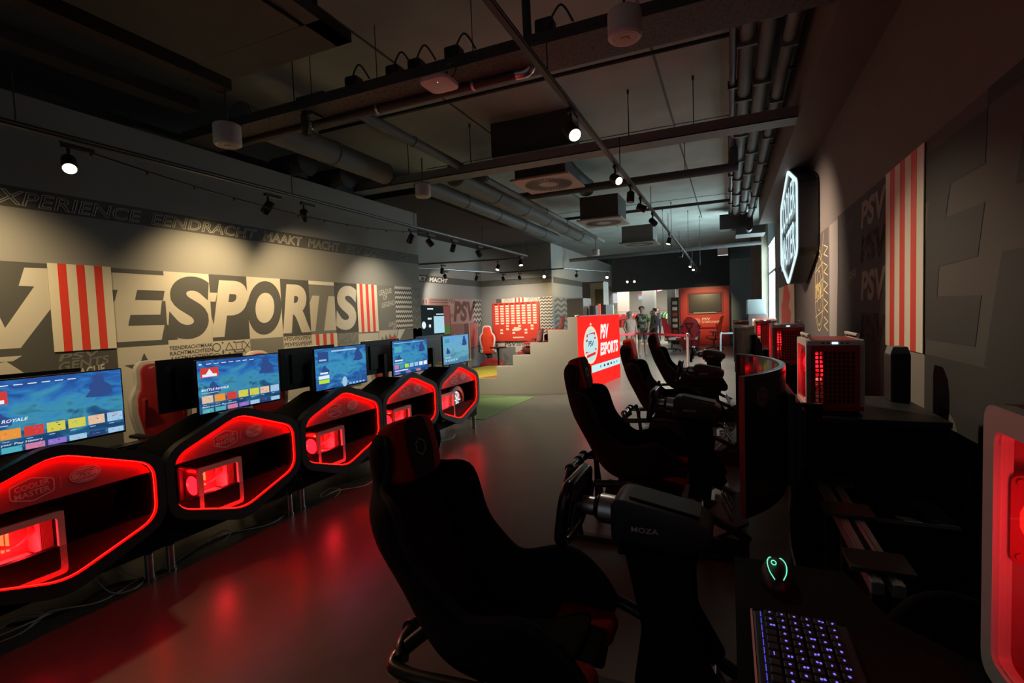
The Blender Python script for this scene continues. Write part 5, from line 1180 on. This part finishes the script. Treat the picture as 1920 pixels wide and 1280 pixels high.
F.text('PSV', 1.20, 1.80, 1.03, 1.36, sc_, .058, .2, .05).text('ESPORTS', 1.18, 2.50, .66, .95, sc_, .058, .15, .05)
F.rect(.6, 2.66, .34, .50, m_signblue, .058)
for k in range(6): F.rect(1.15+k*.24, 1.15+k*.24+(.05, .10, .13, .11, .06, .05)[k], .40, .45, m_crestk, .060)
F.build('sign_lettering', sp)
# dark boxes on the stage
def sbox(name, label, cat, u0, u1, d0, d1, z0, z1, m, extra=None):
    b = MB(); b.prism(rect(u0, u1, z0, z1), fst, d0, d1); o = b.build(name, m); tag(o, label, cat)
    if extra: extra(o)
    return o
def nol(o):
    F = Flat(lambda u, v, d: fst(u, v, 1.0-d)); F.text('NOL', .235, .53, 1.39, 1.48, m_mwhite, .003, 0, .03, 0, -PI/2)
    F.build('printed_letters', o)
sbox('black_cabinet', 'tall black cabinet with pale sideways letters on the stage steps', 'cabinet', .23, .585, 1.0, 1.5, 1.305, 1.95, mat('cabinet_brown_black', (.05, .045, .04), .35), nol)
sbox('black_display_box', 'small black box on the top step right of the tall cabinet', 'box', .03, .16, 1.2, 1.4, 1.552, 1.78, m_black)
t = thing('black_game_screen', 'wide black screen with a white lit edge above the red sign', 'screen', (0, 0, 0))
b = MB(); b.prism(rect(-.02, .16, 1.57, 1.80), lambda u, v, d: fst(u, v, d), 1.75, 2.3); b.build('panel', m_black, t)
b = MB(); b.prism(rect(.0, .03, 1.57, 1.80), lambda u, v, d: fst(u, v, d), 2.36, 2.42); b.build('lit_edge', m_signwhite, t)
b = MB(); b.prism(rect(.05, .10, 1.552, 1.82), fst, 1.55, 1.6); tag(b.build('poster_roll', m_red), 'red and white upright roll beside the small black box on the stage', 'poster')
# legless seats on the steps
m_dred = mat('dark_red_seat', (.085, .007, .010), .6)
def lowseat(u, d, z, label, rz=0.):
    t = thing('low_stage_seat', label, 'seat', tuple(fst(u, z, d)), PI+.24+rz, 'dark red seats on the steps')
    b = MB(); b.box((.05, 0, .075), (.34, .44, .14), None, .04); b.build('seat', m_dred, t, 40)
    b = MB(); b.prism(rounded([(-.20, .0), (.20, .0), (.23, .22), (.16, .30), (.12, .46), (-.12, .46), (-.16, .30), (-.23, .22)], .05, 3), lambda u, v, q: (-.10-v*.18+q, u, v+.05), -.05, .05, .02); b.build('backrest', m_dred, t, 40)
    for s_ in (-1, 1):
        b = MB(); b.box((.02, s_*.23, .22), (.28, .07, .05), None, .015).box((-.05, s_*.23, .11), (.06, .05, .22)); b.build('armrest', m_dred if s_ < 0 else m_redleather, t)
lowseat(1.16, .55, .81, 'dark red seat on the middle step of the stage')
lowseat(1.16, 1.5, .81, 'dark red seat on the middle step, behind the first one')
lowseat(.79, .8, 1.055, 'dark red seat on the upper step beside the tall black cabinet')
lowseat(1.53, 1.0, .585, 'dark red seat on the lower step of the stage')
b = thing('round_side_table', 'small black round table on one leg before the alcove wall', 'table', (-6.15, 13.0, 0))
q = MB(); q.lathe([(.0, .70), (.24, .70), (.25, .715), (.24, .73), (.0, .73)], (0, 0, 0), 'z', 28); q.build('tabletop', m_black, b, 40)
q = MB(); q.cyl((0, 0, .02), (0, 0, .70), .03); q.build('pedestal', m_black, b, 40); q = MB(); q.lathe([(.0, 0), (.2, 0), (.19, .02), (.0, .025)], (0, 0, 0), 'z', 28); q.build('foot_plate', m_black, b)
b = MB(); b.lathe([(.0, 0), (.30, .0), (.38, .10), (.34, .24), (.18, .34), (.0, .36)], (-6.6, 13.5, 0), 'z', 24); tag(b.build('beanbag', m_redleather, None, 60), 'red round pouf on the floor by the black side table', 'pouf')
# red tournament board
tb = thing('tournament_board', 'big red board filled with rows of pale name cards on the alcove wall', 'board', (0, 0, 0))
m_board = mat('board_red', (.72, .05, .025), .5); m_card = mat('card_cream', (.90, .74, .58), .6)
b = MB(); b.prism(rect(-7.32, -5.65, .78, 2.06), fb, .03, .075); b.build('panel', m_board, tb)
F = Flat(fb)
for c_ in range(8):
    x = -7.22+c_*.195
    for r_ in range(8): F.rect(x, x+.125, 1.92-r_*.082, 1.972-r_*.082, m_card, .077)
    F.rect(x-.03, x+.10, 2.0, 2.03, m_dred, .077)
for k in range(12):
    x = -7.05+(k % 6)*.22; z = 1.02+.13*(k % 2)+.10*(k // 6)
    F.rect(x, x+.10, z, z+.06, m_card, .077)
F.rect(-6.55, -6.35, 1.12, 1.24, m_card, .0775).rect(-6.6, -6.2, .88, .92, m_card, .077)
F.build('name_card_text', tb)
ac = dup(ch0, (-7.15, 14.35, 0), R(-60), 'bright red gaming chair with white edges standing alone in the alcove corner')
ac['group'] = 'gaming chairs in the alcove'
for c in kids(ac):
    if c.name.startswith(('backrest_pad', 'seat', 'side_bolster')) and not c.name.startswith('seat_bolster'):
        c.data = c.data.copy(); c.data.materials[0] = m_orangefab
# wall screen in the alcove
ws = thing('wall_screen', 'dark wall display with a pale blue tile on the alcove side wall', 'screen', (0, 0, 0))
b = MB(); b.prism(rect(11.1, 12.99, 1.12, 2.0), fa, .005, .05); b.build('panel', m_blackgloss, ws)
F = Flat(fa); sd = emat('alcove_screen_dark', (.012, .018, .02), 1); 
F.rect(11.13, 12.96, 1.14, 1.98, sd, .051).rect(12.60, 12.96, 1.42, 1.98, emat('alcove_screen_rose', (.22, .07, .06), 1), .0515).rect(12.60, 12.96, 1.14, 1.42, emat('alcove_screen_green', (.08, .14, .04), 1), .0515).rect(12.06, 12.62, 1.20, 1.69, emat('alcove_tile_blue', (.40, .68, .80), 1), .052)
F.line(ellipse(12.34, 1.46, .09, .10, 20), .012, T_['pale'], .053, True).rect(11.75, 11.95, 1.60, 1.65, T_['white'], .052).rect(11.8, 11.9, 1.38, 1.46, T_['white'], .052).rect(12.2, 12.6, 1.73, 1.76, T_['white'], .052).rect(11.75, 12.05, 1.88, 1.92, T_['white'], .052).poly(ellipse(11.55, 1.45, .10, .10, 20), T_['white'], .052)
F.build('screen_picture', ws)
b = MB(); b.cyl((-7.4, 13.6, 0), (-7.4, 13.6, 1.45), .02, None, 10).lathe([(.0, 0), (.15, 0), (.14, .02), (.0, .03)], (-7.4, 13.6, 0), 'z', 20); tag(b.build('banner_pole', mat('pole_rose', (.5, .35, .32), .4)), 'thin pale pole standing before the alcove side wall', 'pole')
# niche on the stage column
b = MB(); b.bx(-3.60, -3.22, 13.86, 13.9, 1.2, 2.46); nb = tag(b.build('column_cladding', mat('cladding_cream_lit', (.62, .57, .40), .6)), 'cream lit door frame on the column behind the stage', 'panel')  # yellow light on the column face put into the cream colour
b = MB(); b.bx(-3.46, -3.22, 13.85, 13.87, 1.2, 2.28); b.build('door_leaf', mat('door_olive', (.16, .15, .08), .6), nb)
# ---------------------------------------------------------------- ribbon barrier
def post(x, y, label):
    t = thing('barrier_post', label, 'barrier post', (x, y, 0), 0, 'ribbon barrier posts')
    b = MB(); b.lathe([(.0, 0), (.16, 0), (.16, .012), (.04, .03), (.0, .03)], (0, 0, 0), 'z', 24); b.build('foot_plate', m_chrome, t)
    b = MB(); b.cyl((0, 0, .02), (0, 0, 1.03), .028); b.build('pole', mat('post_pale', (.55, .50, .46), .35, .4), t, 40); b = MB(); b.lathe([(.0, 0), (.034, 0), (.034, .07), (.0, .075)], (0, 0, 1.0), 'z', 18); b.build('head', m_chrome, t, 40)
post(-.88, 12.1, 'pale barrier post nearest the racing rigs'); post(-2.32, 13.7, 'barrier post beside the woman in the pale blouse')
b = MB()
for p, q in (((-.88, 12.1), (-2.32, 13.7)), ((-2.32, 13.7), (-2.72, 12.45))):
    p, q = Vector((*p, 0)), Vector((*q, 0)); n = Vector((-(q-p).y, (q-p).x, 0)).normalized()*.003
    b.loops([[p-n+Vector((0, 0, .99)), p+n+Vector((0, 0, .99)), p+n+Vector((0, 0, 1.045)), p-n+Vector((0, 0, 1.045))], [q-n+Vector((0, 0, .99)), q+n+Vector((0, 0, .99)), q+n+Vector((0, 0, 1.045)), q-n+Vector((0, 0, 1.045))]])
tag(b.build('barrier_ribbon', mat('ribbon_crimson', (.50, .03, .07), .6)), 'crimson ribbon stretched between the barrier posts', 'ribbon')
# ---------------------------------------------------------------- red television wall
tv = thing('red_media_wall', 'bright red media wall unit at the far end with pale lettering', 'wall unit', (0, 0, 0))
m_mwall = mat('media_wall_red', (.62, .035, .02), .45)
fm = lambda u, v, d: (u, 24.19-d, v)
b = MB(); b.prism(rect(-2.03, .02, 0, 2.585), fm, .0, .30); b.build('panel', m_mwall, tv)
b = MB(); b.prism(rect(-1.72, -.20, 1.36, 2.36), fm, .30, .315); b.build('recess_plate', mat('media_dark_red', (.30, .015, .012), .5), tv)
b = MB(); b.prism(rect(-2.03, .02, .78, .86), fm, .30, .40).prism(rect(-.42, .02, 0, .80), fm, .30, .42).prism(rect(-2.03, -1.7, 0, .8), fm, .30, .42); b.build('ledge', m_mwall, tv)
F = Flat(fm); F.text('PSV', -1.12, -.75, 1.10, 1.22, m_card, .302, .15, .03).text('CHAMPIONSHIP', -1.12, -.38, .98, 1.08, m_card, .302, .1, .02).poly(ellipse(-1.32, 1.08, .15, .13), mat('crest_rose', (.85, .25, .2), .5), .302); F.build('printed_letters', tv)
s = thing('television', 'black television mounted on the red media wall', 'television', (-.975, 23.86, 1.88))
b = MB(); b.bx(-.67, .67, -.04, .0, -.40, .41, .006); b.build('frame', m_black, s); b = MB(); b.bx(-.65, .65, -.043, -.040, -.38, .39); b.build('screen', mat('television_glass', (.05, .045, .04), .25, spec=.6), s)
b = MB(); b.bx(-.48, .48, -.06, -.01, -.46, -.41, .004); b.build('soundbar', mat('soundbar_pale', (.45, .40, .36), .5), s)
# red seats in front of it
c2 = dup(ch0, (-1.35, 20.6, 0), R(80), 'red gaming chair with dark crossed straps on its back, before the media wall')
c2['group'] = 'red chairs before the media wall'
F = Flat(lambda u, v, d: (-.235-(v-.5)*.18+abs(u)**2*1.1-d, u, v)); F.line([(-.14, .55), (.14, 1.05)], .03, m_black, .003).line([(.14, .55), (-.14, 1.05)], .03, m_black, .003).rect(-.16, .16, 1.05, 1.10, m_black, .003); F.build('crossed_strap', c2)
c3 = dup(ch0, (-.55, 20.9, 0), R(190), 'orange red gaming chair seen from the side before the media wall'); c3['group'] = 'red chairs before the media wall'
for c in kids(c3):
    if c.name.startswith(('backrest', 'seat', 'side_bolster')): c.data = c.data.copy(); c.data.materials[0] = m_orangefab
c4 = dup(ch0, (-2.05, 20.2, 0), R(-20), 'red gaming chair left of the strapped one, by the shop opening'); c4['group'] = 'red chairs before the media wall'
for q_ in (c2, c4):
    for c in kids(q_):
        if c.name.startswith('backrest_shell'): c.data = c.data.copy(); c.data.materials[0] = m_redleather
b = thing('red_arcade_stand', 'red arched stand with black edge between the red chairs', 'stand', (-1.5, 22.2, 0))
q = MB(); q.prism(rounded([(-.35, 0), (.35, 0), (.38, .9), (.22, 1.22), (-.22, 1.22), (-.38, .9)], .12, 4), lambda u, v, d: (u, d, v), -.1, .1, .03); q.build('body', m_redleather, b, 40); q = MB(); q.bx(-.42, .42, -.16, .12, .88, .93, .01); q.build('ledge', m_black, b)
for k, (x, lb) in enumerate(((-.25, 'silver barrier rail at right before the media wall'),)):
    q = MB(); q.tube(smoothpath([(x, 17.4, 0), (x, 17.4, .75), (x+.1, 17.4, .8), (x+.65, 17.4, .8), (x+.75, 17.4, .75), (x+.75, 17.4, 0)], 4), .03, 10); tag(q.build('steel_rail', m_alu), lb, 'rail')
b = MB(); b.bx(.45, .9, 14.9, 15.3, 1.42, 1.82, .02); tag(b.build('wall_heater_box', mat('box_pale_blue', (.22, .26, .27), .6)), 'pale boxy unit mounted near the window above the far computer', 'wall box')
b = MB(); b.bx(.5, .95, 14.7, 15.4, .0, 1.42); tag(b.build('tall_plinth', mat('plinth_mauve', (.22, .17, .17), .7)), 'mauve plinth under the pale wall box by the window', 'plinth')
# ---------------------------------------------------------------- shop behind the opening
m_shopw = mat('shop_wall_beige', (.55, .52, .46), .7); m_shopg = mat('shop_grey', (.40, .41, .40), .6)
b = MB(); b.bx(-12, 3, 24.35, 33, -.1, 0); struct(b.build('floor_shop', mat('shop_floor', (.36, .33, .29), .4)))
b = MB(); b.bx(-12, 3, 32.0, 32.2, 0, 3.4); struct(b.build('wall_shop_back', m_shopw))
b = MB(); b.bx(-12, 3, 24.4, 32.2, 3.3, 3.4); struct(b.build('ceiling_shop', m_shopg))
for i, (x, y, w, lb) in enumerate(((-5.35, 27.5, .55, 'beige shop pillar behind the woman'), (-3.75, 26.0, .62, 'grey shop pillar behind the man in camouflage'), (-2.55, 25.2, .38, 'narrow grey shop pillar by the red media wall'))):
    b = MB(); b.bx(x-w/2, x+w/2, y, y+w, 0, 3.3); o = b.build('shop_pillar', m_shopw if i == 0 else m_shopg); tag(o, lb, 'pillar')
for i, (x, y, z, a, lb) in enumerate(((-6.25, 28.4, 2.75, .28, 'left slanted red and white light bar in the shop'), (-3.72, 26.8, 2.55, .22, 'right slanted red and white light bar in the shop'))):
    t = thing('slanted_light_bar', lb, 'light bar', (x, y, z), 0, 'slanted light bars'); b = MB(); b.box((-.1, 0, 0), (1.1, .06, .07), Matrix.Rotation(-a, 3, 'Y').to_quaternion()); b.build('red_tube', emat('bar_red', (1, .08, .05), 1.6), t)
    b = MB(); b.box((.50, 0, .155 if i == 0 else .14), (.35, .062, .075), Matrix.Rotation(-a, 3, 'Y').to_quaternion()); b.build('white_tube', emat('bar_white', (.85, .9, 1), 2), t)
    b = MB(); b.cyl((0, 0, .0), (0, 0, 3.3-z), .01, None, 6); b.build('hanger', m_greyd, t)
b = MB(); b.bx(-7.6, -5.9, 31.9, 31.98, 2.2, 2.8); tag(b.build('lit_shop_sign', emat('shop_sign_glow', (.75, .8, .85), .8)), 'pale lit panel high on the shop back wall at left', 'sign')
b = MB(); b.bx(-5.2, -4.6, 31.9, 31.98, 2.35, 2.65); tag(b.build('lit_shop_sign', emat('shop_sign_glow_blue', (.45, .7, .9), .9)), 'small bluish lit panel on the shop back wall', 'sign')
cols = [(.55, .05, .05), (.05, .05, .06), (.55, .52, .46), (.50, .06, .06), (.12, .12, .14), (.65, .2, .18), (.10, .35, .08), (.60, .55, .50)]
def garment(x, y, z, c, label, w=.42, h=.72, rz=0.):
    t = thing('hanging_shirt', label, 'shirt', (x, y, z), rz, 'shirts on the shop racks')
    b = MB(); b.prism(rounded([(-w/2, 0), (w/2, 0), (w*.48, h*.62), (w*.80, h*.52), (w*.66, h*.86), (w*.2, h), (-w*.2, h), (-w*.66, h*.86), (-w*.80, h*.52), (-w*.48, h*.62)], .03, 2), lambda u, v, d: (u, d, v), -.05, .05, .015); b.build('fabric', mat('shirt_%d' % c, cols[c], .9), t)
    b = MB(); b.tube([(0, 0, h), (0, 0, h+.09), (.03, 0, h+.12)], .006, 5); b.build('hanger_hook', m_chrome, t)
def rack(x, y, n, label, pal, dx=.17):
    t = thing('clothes_rack', label, 'clothes rack', (x, y, 0), 0, 'clothes racks in the shop'); w = n*dx+.2
    b = MB(); b.tube([(-.1, 0, 0), (-.1, 0, 1.62), (w-.1, 0, 1.62), (w-.1, 0, 0)], .016, 8); b.bx(-.12, -.08, -.25, .25, 0, .03).bx(w-.12, w-.08, -.25, .25, 0, .03); b.build('frame', m_black, t)
    for i in range(n): garment(x+.08+i*dx, y, .78, pal[i % len(pal)], ('shirts hanging on the %s' % label.replace('black ', '').split(',')[0]), .42, .72, R(65))
rack(-6.1, 26.6, 6, 'black shop rack at left, red and dark shirts', (0, 1, 3, 2, 5, 0)); rack(-4.75, 26.3, 3, 'black shop rack behind the woman, red shirts', (3, 5, 0)); rack(-3.3, 27.6, 4, 'black shop rack at right, mixed shirts', (4, 6, 7, 5))
b = MB(); b.bx(-2.5, -2.14, 24.5, 24.9, .0, 2.2)
shf = tag(b.build('dark_shelf_tower', m_black), 'dark shelf tower at the right side of the shop opening', 'shelf')
F = Flat(lambda u, v, d: (u, 24.5-d, v))
for k in range(7): F.rect(-2.44, -2.22, .25+k*.27, .40+k*.27, (m_shopw, m_redcase, m_white)[k % 3], .003)
F.build('shelf_goods', shf)
b = MB(); b.bx(-7.4, -6.4, 31.4, 31.9, 0, 1.9)
shf = tag(b.build('shop_shelf', m_shopg), 'tall shop shelf with goods against the back wall at left', 'shelf'); F = Flat(lambda u, v, d: (u, 31.4-d, v))
for k in range(24): F.rect(-7.35+.24*(k % 4), -7.17+.24*(k % 4), .12+.3*(k//4), .30+.3*(k//4), [m_redcase, m_yellow, m_white, m_black, m_shopw][k*7 % 5], .003)
F.build('shelf_goods', shf)
# ---------------------------------------------------------------- people
def person(label, loc, rz, h, hair_m, top, bottom, shoe, skin=m_skin, shorts=False, long_hair=False, arms=((.24, .02, 1.12), (.20, .16, .93)), step=.0, heavy=1., dress=False):
    k = h/1.75; me = bpy.data.meshes.new('person'); P = {}; ed = []; rad = []
    def v(name, x, y, z, r, parent=None):
        P[name] = len(rad); rad.append((x*k, y*k, z*k, r*k)); 
        if parent: ed.append((P[parent], P[name]))
    v('pelvis', 0, 0, .96, .135*heavy); v('waist', 0, 0, 1.10, .13*heavy, 'pelvis'); v('chest', 0, 0, 1.30, .15*heavy, 'waist'); v('neckb', 0, -.01, 1.44, .075, 'chest'); v('neck', 0, .0, 1.51, .052, 'neckb')
    v('jaw', 0, .015, 1.57, .068, 'neck'); v('head', 0, .005, 1.645, .092, 'jaw'); v('crown', 0, -.005, 1.705, .066, 'head')
    for s_ in (-1, 1):
        n = 'L' if s_ > 0 else 'R'
        v('sh'+n, s_*.165, 0, 1.385, .068*heavy, 'chest'); v('el'+n, s_*arms[0][0], arms[0][1]-.04, arms[0][2], .045, 'sh'+n); v('wr'+n, s_*arms[1][0], arms[1][1], arms[1][2], .030, 'el'+n); v('pa'+n, s_*arms[1][0]*.97, arms[1][1]+.05, arms[1][2]-.05, .036, 'wr'+n)
        for f, dx in enumerate((-.026, -.009, .009, .024)): v('f%d%s' % (f, n), s_*arms[1][0]*.97+dx, arms[1][1]+.075, arms[1][2]-.12+abs(dx)*.5, .0105, 'pa'+n)
        v('th'+n, s_*arms[1][0]*.97-s_*.045, arms[1][1]+.08, arms[1][2]-.06, .012, 'pa'+n)
        v('hip'+n, s_*.09, 0, .88, .098*heavy, 'pelvis'); v('kn'+n, s_*.10, .02+s_*step, .50, .060, 'hip'+n); v('ca'+n, s_*.105, -.01+s_*step*1.4, .34, .055, 'kn'+n); v('an'+n, s_*.11, -.02+s_*step*2, .09, .040, 'ca'+n); v('to'+n, s_*.125, .13+s_*step*2, .035, .036, 'an'+n)
    me.from_pydata([r[:3] for r in rad], ed, [])
    o = bpy.data.objects.new('person', me); COL.objects.link(o); o.modifiers.new('skin', 'SKIN')
    for i, s_ in enumerate(me.skin_vertices[0].data): s_.radius = (rad[i][3], rad[i][3]); s_.use_root = (i == 0)
    o.modifiers.new('sub', 'SUBSURF').levels = 1; bpy.context.view_layer.update()
    dg = bpy.context.evaluated_depsgraph_get(); m2 = bpy.data.meshes.new_from_object(o.evaluated_get(dg)); bpy.data.objects.remove(o)
    for mm in (skin, top, bottom, shoe): m2.materials.append(mm)
    for p in m2.polygons:
        z = p.center.z/k; x = abs(p.center.x)/k; p.use_smooth = True
        arm = x > .19 or (x > .12 and z < 1.2 and z > .75 and p.center.y/k > .09)
        if z > 1.475: i = 0
        elif arm and z < 1.18 and (z < 1.02 or shorts): i = 0
        elif z > .93 or (arm and z > .78): i = 1
        elif z < .085: i = 3
        elif shorts and z < .55: i = 0
        else: i = 1 if dress and z > .55 else 2
        p.material_index = i
    o = bpy.data.objects.new('person', m2); COL.objects.link(o); o.location = loc; o.rotation_euler = (0, 0, rz); tag(o, label, 'person')
    b = MB(); N = 14; L = []
    for r_, z in ((.072, 1.60 if not long_hair else 1.44), (.100, 1.64 if not long_hair else 1.56), (.106, 1.68), (.092, 1.725), (.055, 1.755), (.0, 1.762)):
        L.append([Vector((r_*math.cos(2*PI*j/N), -.028+r_*1.02*math.sin(2*PI*j/N)*(1 if math.sin(2*PI*j/N) < 0 else .72), z))*k for j in range(N)])
    b.loops(L); b.build('hair', hair_m, o, 80)
    b = MB(); b.box((0, .094*k, 1.628*k), (.02*k, .03*k, .035*k), None, .008)
    for s_ in (-1, 1): b.box((s_*.088*k, .0, 1.63*k), (.014*k, .035*k, .05*k), None, .006)
    b.build('nose_and_ears', skin, o)
    b = MB()
    for s_ in (-1, 1): b.box((s_*.032*k, .083*k, 1.655*k), (.02*k, .012*k, .008*k))
    b.use(mat('lips', (.3, .1, .08), .6)).box((0, .078*k, 1.585*k), (.04*k, .012*k, .010*k)) if False else None
    b.build('eyes', m_black, o)
    return o
m_camo = mat('camouflage_print', (.10, .09, .055), .9); nt = m_camo.node_tree; n_ = nt.nodes.new('ShaderNodeTexNoise'); n_.inputs['Scale'].default_value = 9; rp = nt.nodes.new('ShaderNodeValToRGB'); tcn = nt.nodes.new('ShaderNodeTexCoord')
rp.color_ramp.interpolation = 'CONSTANT'; rp.color_ramp.elements[0].color = (.02, .02, .017, 1); rp.color_ramp.elements[1].position = .46; rp.color_ramp.elements[1].color = (.09, .085, .05, 1); e = rp.color_ramp.elements.new(.56); e.color = (.22, .19, .12, 1)
nt.links.new(tcn.outputs['Object'], n_.inputs[0]); nt.links.new(n_.outputs[0], rp.inputs[0]); nt.links.new(rp.outputs[0], nt.nodes['Principled BSDF'].inputs[0])
m_blouse = mat('blouse_print', (.46, .33, .28), .9, noise=.35, nscale=60); m_hairg = mat('grey_hair', (.22, .19, .16), .8); m_hairb = mat('brown_hair', (.05, .035, .025), .8); m_short = mat('dark_shorts', (.05, .05, .05), .9); m_shoe = mat('pale_shoe', (.35, .33, .30), .7)
person('person in a pale patterned blouse standing at the ribbon barrier', (-3.27, 18.1, 0), R(-150), 1.62, m_hairg, m_blouse, m_blouse, m_shoe, long_hair=True, dress=True, heavy=1.4)
person('person in a camouflage shirt and shorts with sandals facing the camera', (-2.95, 18.75, 0), R(195), 1.80, m_hairb, m_camo, m_short, m_shoe, shorts=True, step=.03, heavy=1.15)
person('person in grey top standing behind the ribbon, between the shop pillars', (-2.90, 21.6, 0), R(120), 1.72, m_hairb, mat('grey_top', (.13, .12, .11), .9), m_short, m_black)
person('person in dark clothes standing far inside the shop', (-3.62, 28.6, 0), R(200), 1.78, m_hairb, mat('navy_top', (.02, .025, .035), .9), mat('blue_jeans', (.04, .06, .12), .9), m_black, step=.03)
person('person in a green top beside the shop pillar', (-3.45, 24.9, 0), R(170), 1.60, m_hairb, mat('green_top', (.20, .50, .10), .9), m_short, m_black)
b = MB()
for i in range(12): b.lathe([(.0, 0), (.06, 0), (.06, .02), (.0, .02)], (-7.0+(i % 6)*1.0, 26.5+(i//6)*3, 3.27), 'z', 12)
o = b.build('shop_downlights', emat('shop_downlight', (1, .95, .85), 12)); o['kind'] = 'structure'; o.parent = bpy.data.objects['ceiling_shop']
